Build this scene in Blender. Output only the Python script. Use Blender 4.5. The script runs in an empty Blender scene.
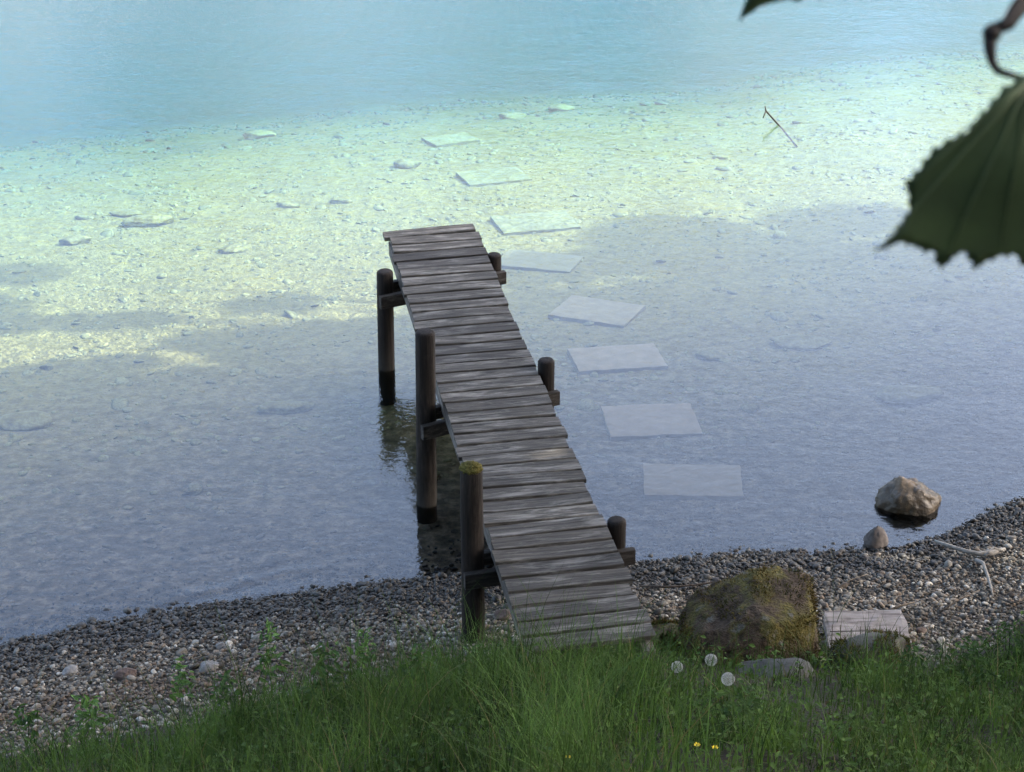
import bpy, bmesh, math, random
import numpy as np
from mathutils import Vector, Matrix, noise

random.seed(7); rng = np.random.default_rng(11)
S = bpy.context.scene
COL = S.collection
R = math.radians

# ------------------------------------------------------------------ camera geometry
F = 2100.0; PITCH = math.atan(1078 / F); H = 8.16
cp, sp = math.cos(PITCH), math.sin(PITCH)
def ray(x, y):
    a = (x - 512) / F; b = (y - 386) / F
    return Vector((a, cp - b * sp, -sp - b * cp))
def at(x, y, z=0.0):                       # point of the picture at height z
    d = ray(x, y); t = (z - H) / d.z
    return Vector((0, 0, H)) + t * d
def near(x, y, dist):                      # point of the picture at a distance
    return Vector((0, 0, H)) + ray(x, y) * dist

cam = bpy.data.cameras.new('camera'); co = bpy.data.objects.new('camera', cam); COL.objects.link(co)
co.location = (0, 0, H); co.rotation_euler = (math.pi / 2 - PITCH, 0, 0)
cam.sensor_width = 36; cam.lens = F / 1024 * 36; cam.clip_end = 8000; cam.clip_start = .05
cam.dof.use_dof = True; cam.dof.focus_distance = 14.0; cam.dof.aperture_fstop = 15
S.camera = co

# ------------------------------------------------------------------ light
SUN_EL, SUN_AZ = R(43), R(84)              # azimuth from +Y towards +X
sdir = Vector((math.cos(SUN_EL) * math.sin(SUN_AZ), math.cos(SUN_EL) * math.cos(SUN_AZ), math.sin(SUN_EL)))
sl = bpy.data.lights.new('sun', 'SUN'); so = bpy.data.objects.new('sun', sl); COL.objects.link(so)
sl.energy = 3.0; sl.angle = R(.6); sl.color = (1, .95, .85)
so.rotation_euler = sdir.to_track_quat('Z', 'Y').to_euler(); so.location = (30, 3, 30)
w = bpy.data.worlds.new('World'); S.world = w; w.use_nodes = True
nt = w.node_tree; bg = nt.nodes['Background']
sky = nt.nodes.new('ShaderNodeTexSky'); sky.sky_type = 'NISHITA'; sky.sun_disc = False
sky.sun_elevation = SUN_EL; sky.sun_rotation = SUN_AZ; sky.dust_density = 6.0; sky.air_density = 1.0; sky.ozone_density = 1.2; sky.altitude = 400
nt.links.new(sky.outputs[0], bg.inputs[0]); bg.inputs[1].default_value = .15
S.view_settings.view_transform = 'Standard'; S.view_settings.look = 'None'
S.view_settings.exposure = 3.2; S.view_settings.gamma = 1; S.view_settings.use_curve_mapping = False
S.cycles.use_denoising = True
S.cycles.max_bounces = 10; S.cycles.transparent_max_bounces = 16; S.cycles.sample_clamp_indirect = 6
S.cycles.volume_bounces = 1

# ------------------------------------------------------------------ node helpers
class NT:
    def __init__(s, name):
        s.m = bpy.data.materials.new(name); s.m.use_nodes = True; s.t = s.m.node_tree
        s.bsdf = s.t.nodes['Principled BSDF']; s.out = s.t.nodes['Material Output']
    def n(s, typ, ins=None, **kw):
        x = s.t.nodes.new(typ)
        for k, v in kw.items(): setattr(x, k, v)
        for k, v in (ins or {}).items():
            if isinstance(v, bpy.types.NodeSocket): s.t.links.new(v, x.inputs[k])
            else: x.inputs[k].default_value = v
        return x
    def link(s, a, b): s.t.links.new(a, b)
    def coord(s, scale=(1, 1, 1), rot=(0, 0, 0), which='Object'):
        tc = s.n('ShaderNodeTexCoord')
        return s.n('ShaderNodeMapping', {'Vector': tc.outputs[which], 'Scale': scale, 'Rotation': rot}).outputs[0]
    def noise(s, vec, scale, detail=4, rough=.6, dist=0.0):
        return s.n('ShaderNodeTexNoise', {'Vector': vec, 'Scale': scale, 'Detail': detail, 'Roughness': rough, 'Distortion': dist}).outputs['Fac']
    def ramp(s, fac, stops, interp='LINEAR'):
        r = s.n('ShaderNodeValToRGB', {'Fac': fac}); e = r.color_ramp.elements; r.color_ramp.interpolation = interp
        while len(e) < len(stops): e.new(.5)
        for el, (p, c) in zip(e, stops):
            el.position = p; el.color = (c, c, c, 1) if isinstance(c, (int, float)) else (*c, 1)
        return r.outputs[0]
    def mix(s, f, a, b, mode='MIX'):
        m = s.n('ShaderNodeMix', data_type='RGBA', blend_type=mode)
        for i, v in ((0, f), (6, a), (7, b)):
            if isinstance(v, bpy.types.NodeSocket): s.t.links.new(v, m.inputs[i])
            elif isinstance(v, (int, float)): m.inputs[i].default_value = v if i == 0 else (v, v, v, 1)
            else: m.inputs[i].default_value = (*v, 1)
        return m.outputs[2]
    def math(s, op, a, b=0.0, c=0.0, clamp=False):
        m = s.n('ShaderNodeMath', operation=op, use_clamp=clamp)
        for i, v in enumerate((a, b, c)):
            if isinstance(v, bpy.types.NodeSocket): s.t.links.new(v, m.inputs[i])
            else: m.inputs[i].default_value = v
        return m.outputs[0]
    def attr(s, name, out='Fac'):
        return s.n('ShaderNodeAttribute', attribute_name=name).outputs[out]
    def maprange(s, v, a, b, c=0.0, d=1.0, smooth=True):
        return s.n('ShaderNodeMapRange', {0: v, 1: a, 2: b, 3: c, 4: d}, interpolation_type='SMOOTHSTEP' if smooth else 'LINEAR').outputs[0]
    def bump(s, h, strength=.5, dist=.01, normal=None):
        i = {'Height': h, 'Strength': strength, 'Distance': dist}
        if normal is not None: i['Normal'] = normal
        return s.n('ShaderNodeBump', i).outputs[0]
    def fin(s, col=None, rough=.8, normal=None, spec=.3):
        for k, v in (('Base Color', col), ('Roughness', rough), ('Normal', normal), ('Specular IOR Level', spec)):
            if v is None: continue
            if isinstance(v, bpy.types.NodeSocket): s.link(v, s.bsdf.inputs[k])
            elif k == 'Base Color': s.bsdf.inputs[k].default_value = (*v, 1)
            else: s.bsdf.inputs[k].default_value = v
        return s.m

# ------------------------------------------------------------------ object helpers
def tag(o, label=None, cat=None, group=None, kind=None):
    if label: o['label'] = label
    if cat: o['category'] = cat
    if group: o['group'] = group
    if kind: o['kind'] = kind
    return o
def empty(name, loc, rz=0.0):
    o = bpy.data.objects.new(name, None); COL.objects.link(o); o.location = loc; o.rotation_euler[2] = rz
    o.empty_display_size = .1
    return o
def link(name, me, mat=None, parent=None, loc=(0, 0, 0), rot=(0, 0, 0)):
    o = bpy.data.objects.new(name, me); COL.objects.link(o); o.location = loc; o.rotation_euler = rot
    if mat: me.materials.append(mat)
    if parent: o.parent = parent
    return o
def np_mesh(name, verts, faces, smooth=True, attrs=None):
    """verts (n,3), faces: (m,k) array or list of such arrays"""
    if not isinstance(faces, (list, tuple)): faces = [faces]
    me = bpy.data.meshes.new(name)
    me.vertices.add(len(verts)); me.vertices.foreach_set('co', np.asarray(verts, np.float32).ravel())
    nl = sum(f.size for f in faces); npg = sum(len(f) for f in faces)
    me.loops.add(nl); me.polygons.add(npg)
    me.loops.foreach_set('vertex_index', np.concatenate([f.ravel() for f in faces]).astype(np.int32))
    tot = np.concatenate([np.full(len(f), f.shape[1]) for f in faces]); st = np.concatenate([[0], np.cumsum(tot)[:-1]])
    me.polygons.foreach_set('loop_start', st.astype(np.int32))
    me.update(calc_edges=True); me.validate()
    me.polygons.foreach_set('use_smooth', np.full(len(me.polygons), smooth))
    for k, v in (attrs or {}).items():
        v = np.asarray(v, np.float32)
        if v.ndim == 1:
            a = me.attributes.new(k, 'FLOAT', 'POINT'); a.data.foreach_set('value', v)
        else:
            a = me.attributes.new(k, 'FLOAT_COLOR', 'POINT'); a.data.foreach_set('color', np.c_[v, np.ones(len(v))].astype(np.float32).ravel())
    return me
def bm_mesh(name, bm, smooth=True):
    me = bpy.data.meshes.new(name); bm.to_mesh(me); bm.free()
    for p in me.polygons: p.use_smooth = smooth
    return me
def tube_bm(bm, pts, radii, seg=8, cap=True):
    """tapered tube along points"""
    pts = [Vector(p) for p in pts]; rings = []
    for i, p in enumerate(pts):
        t = (pts[min(i + 1, len(pts) - 1)] - pts[max(i - 1, 0)]).normalized()
        a = t.orthogonal().normalized() if i == 0 else (a - t * a.dot(t)).normalized()
        b = t.cross(a); r = radii[i] if hasattr(radii, '__len__') else radii
        rings.append([bm.verts.new(p + (a * math.cos(2 * math.pi * k / seg) + b * math.sin(2 * math.pi * k / seg)) * r) for k in range(seg)])
    for r0, r1 in zip(rings, rings[1:]):
        for k in range(seg): bm.faces.new((r0[k], r0[(k + 1) % seg], r1[(k + 1) % seg], r1[k]))
    if cap:
        bm.faces.new(rings[0][::-1]); bm.faces.new(rings[-1])
def fbm(x, y, z=0.0, o=4): return noise.fractal(Vector((x, y, z)), 1.0, 2.0, o)
def sm(a, b, x):
    t = np.clip((x - a) / (b - a), 0, 1); return t * t * (3 - 2 * t)

# ------------------------------------------------------------------ shore and ground height
SX = np.array([-60, -12, -3.5, -2.9, -2.2, -1.5, -.8, .94, 1.84, 2.6, 3.0, 3.4, 3.9, 6, 9, 14, 30, 60.])
SY = np.array([2, 9.6, 12.0, 12.29, 12.5, 12.67, 12.83, 13.08, 13.22, 13.24, 13.28, 13.60, 14.03, 14.9, 15.6, 16.4, 20, 30.])
def shore_y(x):
    x = np.asarray(x, float)
    return (np.interp(x - .25, SX, SY) + np.interp(x, SX, SY) + np.interp(x + .25, SX, SY)) / 3
def s_of(x, y):                              # metres onshore (+) or offshore (-)
    return shore_y(x) - np.asarray(y, float)
BX = np.array([-40, -4, -2.8, -1.8, -1.2, -.8, 0, .5, 1.0, 1.4, 2.2, 3.0, 3.6, 40.]); BS = np.array([2, 1.75, 1.75, 1.75, 1.5, 1.42, 1.28, 1.28, 1.35, 1.5, 1.75, 1.85, 1.75, 1.7])
def bank_s(x): return np.interp(x, BX, BS)
DS = np.array([-400, -80, -45, -30, -23, -19, -16, -13.5, -11, -8, -6, -4.5, -3, -1.6, -.6, -.25, 0.])
DZ = np.array([-30, -15, -9.5, -6.0, -4.1, -3.0, -2.15, -1.6, -1.22, -.88, -.63, -.44, -.29, -.19, -.105, -.055, 0.])
def smooth_interp(v):
    v = np.asarray(v, float); k = .2
    return (np.interp(v - k, DS, DZ) + np.interp(v, DS, DZ) * 2 + np.interp(np.minimum(v + k, 0), DS, DZ)) / 4
def base_h(x, y):
    s = s_of(x, y); b = bank_s(x)
    t = np.maximum(s - b, 0)
    land = .13 * np.minimum(np.maximum(s, 0), b) + .02 * np.sin(np.maximum(s, 0) * 3) * 0 + np.where(t < 1.3, .50 * t + .02 * t * t, .50 * 1.3 + .0338 + .52 * (t - 1.3))
    land = np.minimum(land, 6.3)
    return np.where(s > 0, land, smooth_interp(np.minimum(s, 0)))
def ground_z(x, y):                          # scalar with relief, used to rest things on the ground
    z = float(base_h(x, y)); s = float(s_of(x, y))
    a = .012 if s < .2 else .02
    if s > bank_s(x): a = .05
    return z + a * fbm(x * 1.7, y * 1.7, 3.1) + .010 * fbm(x * 7, y * 7, 9.0, 2)

def axis(lo, hi, step, far_lo, far_hi):
    c = list(np.arange(lo, hi + 1e-6, step)); d = step; v = lo; a = []
    while v > far_lo: d *= 1.25; v -= d; a.append(v)
    d = step; v = hi; b = []
    while v < far_hi: d *= 1.25; v += d; b.append(v)
    return np.array(a[::-1] + c + b)
gx = axis(-6.5, 7, .055, -1800, 1800); gy = axis(7.5, 27, .055, -60, 500)
gy = np.array([v for v in gy if v < 27] + list(np.arange(27.05, 46, .11)) + list(np.geomspace(46.2, 1500, 34)))
GX, GY = np.meshgrid(gx, gy)
GB = base_h(GX, GY); GS = s_of(GX, GY); GK = bank_s(GX)
GZ = np.zeros_like(GX)
for j in range(len(gy)):
    for i in range(len(gx)):
        x, y = float(gx[i]), float(gy[j]); a = .012 if GS[j, i] < .2 else .02
        if GS[j, i] > GK[j, i]: a = .05
        GZ[j, i] = GB[j, i] + a * fbm(x * 1.7, y * 1.7, 3.1) + .010 * fbm(x * 7, y * 7, 9.0, 2)
def grid_faces(nx, ny):
    i = np.arange(nx - 1)[None, :] + nx * np.arange(ny - 1)[:, None]
    return np.stack([i, i + 1, i + nx + 1, i + nx], -1).reshape(-1, 4)
gv = np.stack([GX, GY, GZ], -1).reshape(-1, 3)
gs = s_of(gv[:, 0], gv[:, 1]); gb = gs - bank_s(gv[:, 0])

m = NT('ground_soil_and_lakebed'); v = m.coord()
s_, b_ = m.attr('shore'), m.attr('bank')
n1 = m.noise(v, 1.3, 5); n2 = m.noise(v, 9, 5, .65); n3 = m.noise(m.coord((1, 1.6, 1)), 26, 3, .6); n4 = m.noise(v, 60, 2)
bed = m.ramp(n2, [(.28, (0.111, 0.0879, 0.028)), (.46, (0.172, 0.141, 0.0466)), (.62, (0.21, 0.172, 0.0612)), (.8, (0.145, 0.115, 0.0379))])
bed = m.mix(m.ramp(n3, [(.36, .5), (.5, 0.0)]), bed, (.095, .08, .04))
bednear = m.ramp(n2, [(.32, (0.032, 0.0255, 0.0168)), (.5, (0.0928, 0.0735, 0.049)), (.66, (0.2, 0.158, 0.105))])
bed = m.mix(m.maprange(m.math('ADD', s_, m.math('MULTIPLY', n1, 2.0)), -5.0, .4), bed, bednear)
dimbed = m.ramp(n2, [(.3, (.014, .030, .024)), (.7, (.035, .058, .042))])
bed = m.mix(m.maprange(m.math('ADD', s_, m.math('MULTIPLY', m.math('SUBTRACT', m.noise(v, .5, 4), .5), 5.0)), -20.5, -10.5), dimbed, bed)  # bed colour darkened far out, standing in for light lost in deep water
grav = m.ramp(n4, [(.3, (0.025, 0.0215, 0.018)), (.55, (0.065, 0.0575, 0.0475)), (.75, (0.1, 0.09, 0.0775))])
wet = m.mix(m.maprange(s_, .45, .95), m.mix(.55, grav, (.03, .026, .022)), grav)
soil = m.ramp(n2, [(.3, (0.0069, 0.0055, 0.00277)), (.5, (0.0165, 0.0124, 0.0058)), (.65, (0.0138, 0.0152, 0.00462)), (.8, (0.0248, 0.0207, 0.00924))])
c = m.mix(m.maprange(s_, -.12, .06), bed, wet)
c = m.mix(m.maprange(m.math('ADD', b_, m.math('MULTIPLY', m.math('SUBTRACT', n1, .5), .9)), -.12, .12), c, soil)
h = m.math('ADD', m.math('MULTIPLY', n3, 1.0), m.math('MULTIPLY', n4, .4))
ground_mat = m.fin(c, .9, m.bump(h, .8, .03), .2)
ground = link('ground', np_mesh('ground', gv, grid_faces(len(gx), len(gy)), True, {'shore': gs, 'bank': gb}), ground_mat)
tag(ground, 'lake bed, pebble beach and grassy bank as one sheet of land', 'ground', kind='structure')

# ------------------------------------------------------------------ water: closed body with a rippled surface
m = NT('lake_water')
v = m.coord()
big = m.noise(m.coord((.55, 1, 1), (0, 0, R(12))), 1.6, 3, .5)
rip = m.noise(m.coord((.75, 1.15, 1), (0, 0, R(10))), 9.0, 3, .62, .4)
fine = m.noise(m.coord((.8, 1.1, 1), (0, 0, R(-8))), 27.0, 2, .5, .2)
sh = m.attr('shore')
wl = m.math('SINE', m.math('ADD', m.math('MULTIPLY', sh, 26.0), m.math('MULTIPLY', m.noise(m.coord((.6, .6, 1)), 1.7, 3), 16.0)))
lap = m.math('MULTIPLY', m.math('MULTIPLY', wl, m.math('MULTIPLY', m.maprange(sh, -.75, -.1), .9)), m.maprange(m.noise(v, .8, 2), .42, .6))
hh = m.math('ADD', m.math('ADD', m.math('MULTIPLY', big, 2.2), rip), m.math('ADD', m.math('MULTIPLY', fine, .4), m.math('MULTIPLY', lap, .45)))
nrm = m.bump(hh, 1.0, .0034)
fr = m.n('ShaderNodeFresnel', {'IOR': 1.36, 'Normal': nrm}).outputs[0]
tr = m.n('ShaderNodeBsdfTransparent', {'Color': (1, 1, 1, 1)}).outputs[0]
gl = m.n('ShaderNodeBsdfGlossy', {'Color': (1, 1, 1, 1), 'Roughness': .03, 'Normal': nrm}).outputs[0]
mx = m.n('ShaderNodeMixShader', {0: fr, 1: tr, 2: gl}).outputs[0]
m.link(mx, m.out.inputs['Surface'])
ab = m.n('ShaderNodeVolumeAbsorption', {'Color': (.0, .86, .88, 1), 'Density': .125}).outputs[0]
sc = m.n('ShaderNodeVolumeScatter', {'Color': (.28, .62, 1, 1), 'Density': .009, 'Anisotropy': .2}).outputs[0]
m.link(m.n('ShaderNodeAddShader', {0: ab, 1: sc}).outputs[0], m.out.inputs['Volume'])
m.t.nodes.remove(m.bsdf)
wx = axis(-6, 6.5, .15, -1500, 1500); wy = axis(10.6, 16, .15, -20, 1450)
WX, WY = np.meshgrid(wx, wy); nx, ny = len(wx), len(wy)
top = np.stack([WX, WY, np.zeros_like(WX)], -1).reshape(-1, 3)
ring = [i for i in range(nx)] + [nx - 1 + nx * j for j in range(1, ny)] + [nx * (ny - 1) + i for i in range(nx - 2, -1, -1)] + [nx * j for j in range(ny - 2, 0, -1)]
bot = top[ring].copy(); bot[:, 2] = -40; n0 = len(top)
ring = np.array(ring); k = np.arange(len(ring)); k2 = (k + 1) % len(ring)
side = np.stack([ring[k2], ring[k], n0 + k, n0 + k2], -1)
wv = np.vstack([top, bot])
water = link('water', np_mesh('water', wv, [grid_faces(nx, ny), side, (n0 + k[::-1])[None, :]], False, {'shore': s_of(wv[:, 0], wv[:, 1])}), m.m)
tag(water, 'clear shallow turquoise lake water with small ripples', 'water', kind='structure')

# ------------------------------------------------------------------ unseen mountains added to dim the sky mirrored in the far water
hx = np.linspace(-3200, 3200, 110); hy = np.linspace(1380, 3000, 40); HX, HY = np.meshgrid(hx, hy)
HZ = np.zeros_like(HX)
for j in range(len(hy)):
    for i in range(len(hx)):
        t = (HY[j, i] - 1380) / 820; ridge = 830 + 150 * fbm(HX[j, i] * .0011, 3.3, 1.0, 5)
        HZ[j, i] = -14 + ridge * min(1, t) ** .9 * (1 + .16 * fbm(HX[j, i] * .004, HY[j, i] * .004, 7, 4)) - max(0, t - 1) * 250
m = NT('unseen_slopes'); v = m.coord(); z_ = m.n('ShaderNodeSeparateXYZ', {0: v}).outputs[2]
f_ = m.noise(v, .006, 6, .65); f2 = m.noise(v, .03, 4)
c = m.mix(m.ramp(f2, [(.4, 0.0), (.6, 1.0)]), (.022, .035, .025), (.045, .062, .034))
c = m.mix(m.maprange(m.math('ADD', m.math('MULTIPLY', z_, .0016), f_), .75, 1.15), c, (.19, .185, .18))
unseen_hills = link('unseen_hills', np_mesh('unseen_hills', np.stack([HX, HY, HZ], -1).reshape(-1, 3), grid_faces(110, 40), True), m.fin(c, .95, m.bump(f2, .8, 8), .1))
tag(unseen_hills, 'unseen forested rocky mountains added across the lake to darken its reflection', 'unseen_hills', kind='structure')

# ------------------------------------------------------------------ jetty
def wood(name, base, light, dark, tint=None, along=0, gloss=.75, wet=False):
    m = NT(name); rnd = m.attr('rnd'); sc3 = [52, 52, 52]; sc3[along] = 1.7
    tc = m.n('ShaderNodeTexCoord').outputs['Object']
    off = m.n('ShaderNodeCombineXYZ', {0: m.math('MULTIPLY', rnd, 37.0), 1: m.math('MULTIPLY', rnd, 11.0), 2: m.math('MULTIPLY', rnd, 5.0)}).outputs[0]
    v0 = m.n('ShaderNodeVectorMath', {0: tc, 1: off}, operation='ADD').outputs[0]
    v1 = m.n('ShaderNodeMapping', {'Vector': v0, 'Scale': sc3}).outputs[0]
    sc4 = [16, 16, 16]; sc4[along] = 2.6
    v2 = m.n('ShaderNodeMapping', {'Vector': v0, 'Scale': sc4}).outputs[0]
    g = m.noise(v1, 1.0, 5, .72, .25); pch = m.noise(v2, 1.0, 5, .7, .3)
    c = m.mix(m.ramp(g, [(.32, 0.0), (.68, 1.0)]), dark, base)
    c = m.mix(m.ramp(pch, [(.50, 0.0), (.74, .9)]), c, light)
    c = m.mix(m.ramp(m.noise(v2, 1.9, 3), [(.56, 0.0), (.70, .75)]), c, dark)
    c = m.mix(1.0, c, m.ramp(rnd, [(0, (.5, .49, .49)), (.5, (.9, .88, .85)), (1, (1.3, 1.26, 1.2))]), 'MULTIPLY')
    if tint: c = tint(m, c)
    return m.fin(c, gloss, m.bump(m.math('ADD', g, m.math('MULTIPLY', pch, .6)), .8, .008), .15)
plank_mat = wood('weathered_grey_planks', (.088, .078, .066), (.23, .215, .192), (.018, .017, .014), along=0)
def post_tint(m, c):
    z = m.n('ShaderNodeSeparateXYZ', {0: m.n('ShaderNodeNewGeometry').outputs['Position']}).outputs[2]
    return m.mix(m.maprange(m.math('ADD', z, m.math('MULTIPLY', m.noise(m.coord(), 14, 3), .16)), .04, .38), m.mix(.45, c, (.030, .027, .020)), c)
post_mat = wood('dark_brown_log', (0.0216, 0.0161, 0.0121), (0.045, 0.0351, 0.0277), (0.00648, 0.00491, 0.00405), post_tint, along=2, gloss=.8)
beam_mat = wood('dark_beam', (0.0425, 0.036, 0.03), (0.11, 0.1, 0.09), (0.014, 0.012, 0.01), along=0)
stringer_mat = wood('grey_stringer', (0.096, 0.087, 0.078), (0.198, 0.186, 0.171), (0.03, 0.027, 0.024), along=1)
m = NT('post_moss'); moss_post = m.fin(m.ramp(m.noise(m.coord(), 70, 4), [(.3, (0.03, 0.027, 0.0072)), (.55, (0.084, 0.072, 0.018)), (.75, (0.132, 0.108, 0.036))]), .95, m.bump(m.noise(m.coord(), 120, 2), .9, .01), .1)

UZ = .9; ANG = math.atan2(.185, .983)
jetty = empty('wooden_jetty', (.485, 10.725, 0), ANG)
tag(jetty, 'narrow weathered grey plank jetty on dark log posts running from the beach over clear water', 'jetty')
L = 6.58
def box_verts(cx, cy, cz, lx, ly, lz, rz=0.0, jit=0.0):
    o = []
    for sx in (-1, 1):
        for sy in (-1, 1):
            for sz in (-1, 1):
                x, y = sx * lx / 2 + random.uniform(-jit, jit), sy * ly / 2
                o.append((cx + x * math.cos(rz) - y * math.sin(rz), cy + x * math.sin(rz) + y * math.cos(rz), cz + sz * lz / 2))
    return o
def add_box(bm, vs, layer=None, val=0.0, bevel=.006):
    vv = [bm.verts.new(p) for p in vs]
    fs = [bm.faces.new([vv[i] for i in f]) for f in ((0, 1, 3, 2), (4, 6, 7, 5), (0, 4, 5, 1), (2, 3, 7, 6), (0, 2, 6, 4), (1, 5, 7, 3))]
    if layer is not None:
        for q in vv: q[layer] = val
    if bevel:
        es = list({e for f in fs for e in f.edges})
        bmesh.ops.bevel(bm, geom=es, offset=bevel, segments=2, affect='EDGES', profile=.6)
def set_rnd(me, val):
    a = me.attributes.new('rnd', 'FLOAT', 'POINT'); a.data.foreach_set('value', np.full(len(me.vertices), val, np.float32))
# deck: planks across the jetty, uneven widths, gaps, tilts and end lengths
bm = bmesh.new(); lay = bm.verts.layers.float.new('rnd'); u = -.02; i = 0
while u < L:
    pw = .142 + random.uniform(-.010, .010); gap = random.uniform(.018, .031)
    wd = .80 + random.uniform(-.018, .018)
    rz = random.gauss(0, .005); ox = random.gauss(0, .009)
    if i == 0: rz = .03
    sag = .010 * math.sin(u * 1.1) + random.gauss(0, .003)
    tilt = random.gauss(0, .010)
    n = 9; th = .032; cw = random.gauss(0, .004)
    rows = []
    for k in range(n):
        x = (k / (n - 1) - .5) * wd
        wob0, wob1 = .004 * fbm(x * 6, i * 3.3, 1), .004 * fbm(x * 6, i * 3.3, 7)
        zz = UZ - .016 + sag + tilt * x + cw * (abs(x) / .4) ** 2
        e = .004
        prof = [(-pw / 2 + wob0, -th / 2), (pw / 2 + wob1, -th / 2), (pw / 2 + wob1, th / 2 - e), (pw / 2 + wob1 - e, th / 2), (0, th / 2 - .002 + random.uniform(-.001, .001)), (-pw / 2 + wob0 + e, th / 2), (-pw / 2 + wob0, th / 2 - e)]
        ring_ = []
        for (py, pz) in prof:
            X, Y = x + ox, py
            q = bm.verts.new((X * math.cos(rz) - Y * math.sin(rz), u + pw / 2 + X * math.sin(rz) + Y * math.cos(rz), zz + pz)); ring_.append(q)
        rows.append(ring_)
    val = min(1, max(0, random.gauss(.5, .2)))
    if u < 1.0: val = min(1, val * .55 + .12)
    for r in rows:
        for q in r: q[lay] = val
    np_ = len(rows[0])
    for r0, r1 in zip(rows, rows[1:]):
        for k in range(np_): bm.faces.new((r0[k], r0[(k + 1) % np_], r1[(k + 1) % np_], r1[k]))
    bm.faces.new(rows[0][::-1]); bm.faces.new(rows[-1])
    u += pw + gap; i += 1
bmesh.ops.recalc_face_normals(bm, faces=bm.faces)
link('deck', bm_mesh('deck', bm, False), plank_mat, jetty)
for sx in (-1, 1):
    bm = bmesh.new(); n = 14
    rows = []
    for k in range(n):
        y = -.10 + (L - .02) * k / (n - 1); x = sx * .345 + .008 * fbm(k * .7, sx, 2); zz = UZ - .034 - .065 + .008 * math.sin(y * 1.1) - .008
        rows.append([bm.verts.new((x + a * .0375, y, zz + b * .06)) for a, b in ((-1, -1), (1, -1), (1, 1), (-1, 1))])
    for r0, r1 in zip(rows, rows[1:]):
        for k in range(4): bm.faces.new((r0[k], r0[(k + 1) % 4], r1[(k + 1) % 4], r1[k]))
    bm.faces.new(rows[0][::-1]); bm.faces.new(rows[-1])
    bmesh.ops.recalc_face_normals(bm, faces=bm.faces)
    me = bm_mesh('stringer', bm, False); set_rnd(me, .7); link('stringer', me, stringer_mat, jetty)
# posts: rough logs, chamfered tops
M_inv = Matrix.Rotation(-ANG, 3, 'Z')
def post(u, v, ztop, r, lean=(0, 0), moss=False, seed=0.0, flare=0.0):
    W = Matrix.Rotation(ANG, 3, 'Z') @ Vector((v, u, 0)) + Vector((.485, 10.725, 0))
    zb = min(ground_z(W.x, W.y), 0.3) - .35
    if moss or u < 1.5: zb = ground_z(W.x, W.y) - .3
    bm = bmesh.new(); seg = 22; rows = []
    zs = list(np.linspace(zb, ztop - .02, 16)) + [ztop - .006, ztop]
    for z in zs:
        t = (z - zb) / (ztop - zb); rr = r * (1.04 - .06 * t) + flare * (1 - t)
        if z > ztop - .007: rr -= .010 if z < ztop else .022
        row = []
        for k in range(seg):
            a = 2 * math.pi * k / seg
            q = rr * (1 + .05 * noise.noise(Vector((math.cos(a) * 1.3 + seed, math.sin(a) * 1.3, z * .9))) + .03 * noise.noise(Vector((math.cos(a) * 4 + seed, math.sin(a) * 4, z * .6))))
            row.append(bm.verts.new((v + lean[0] * (z - .5) + q * math.cos(a), u + lean[1] * (z - .5) + q * math.sin(a), z)))
        rows.append(row)
    for r0, r1 in zip(rows, rows[1:]):
        for k in range(seg): bm.faces.new((r0[k], r0[(k + 1) % seg], r1[(k + 1) % seg], r1[k]))
    c = bm.verts.new((v + lean[0] * (ztop - .5), u + lean[1] * (ztop - .5), ztop - .003))
    for k in range(seg): bm.faces.new((rows[-1][k], rows[-1][(k + 1) % seg], c))
    me = bm_mesh('post', bm); set_rnd(me, .35 + .2 * math.sin(seed * 9))
    o = link('post', me, post_mat, jetty)
    if moss:
        o['label'] = 'tall post with a yellow green moss cap'
        bm = bmesh.new()
        bmesh.ops.create_uvsphere(bm, u_segments=40, v_segments=20, radius=1)
        for q in bm.verts:
            p = q.co.normalized(); d = 1 + .30 * noise.noise(p * 5) + .22 * noise.noise(p * 15) + .1 * noise.noise(p * 40)
            q.co = Vector((v + lean[0] * (ztop - .5) + p.x * (r - .004) * d, u + lean[1] * (ztop - .5) + p.y * (r - .004) * d, ztop - .004 + p.z * (.032 if p.z > 0 else .03) * d))
        link('moss', bm_mesh('moss', bm), moss_post, o)
    return o
PU = (1.26, 3.36, 5.71)
post(PU[0], -.52, 1.475, .076, (-.006, 0), True, .3, .004)
post(PU[1], -.522, 1.465, .076, (.010, 0), False, 1.7)
post(PU[2], -.518, .92, .072, (.012, 0), False, 2.9)
PR = (1.35, 3.70, 6.0)
post(PR[0], .476, .925, .064, (0, 0), False, 4.1)
post(PR[1], .470, .975, .066, (.004, 0), False, 5.3)
post(PR[2], .478, .870, .066, (0, 0), False, 6.7)
# clamping beams on both sides of every post pair, under the stringers
for j, uu in enumerate(PU):
    for sy in (-1, 1):
        bm = bmesh.new(); zc = UZ - .034 - .13 - .055
        x0, x1 = (-.60, .585) if sy < 0 else (-.575, .56)
        yy = (uu + PR[j]) / 2 + sy * (.076 + .026)
        add_box(bm, box_verts((x0 + x1) / 2, yy, zc + (.03 if sy > 0 else 0), x1 - x0, .05, .115 if sy < 0 else .10, math.atan2(PR[j] - uu, 1.0)))
        me = bm_mesh('cross_beam', bm, False); set_rnd(me, random.uniform(.35, .7)); link('cross_beam', me, beam_mat, jetty)

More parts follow.
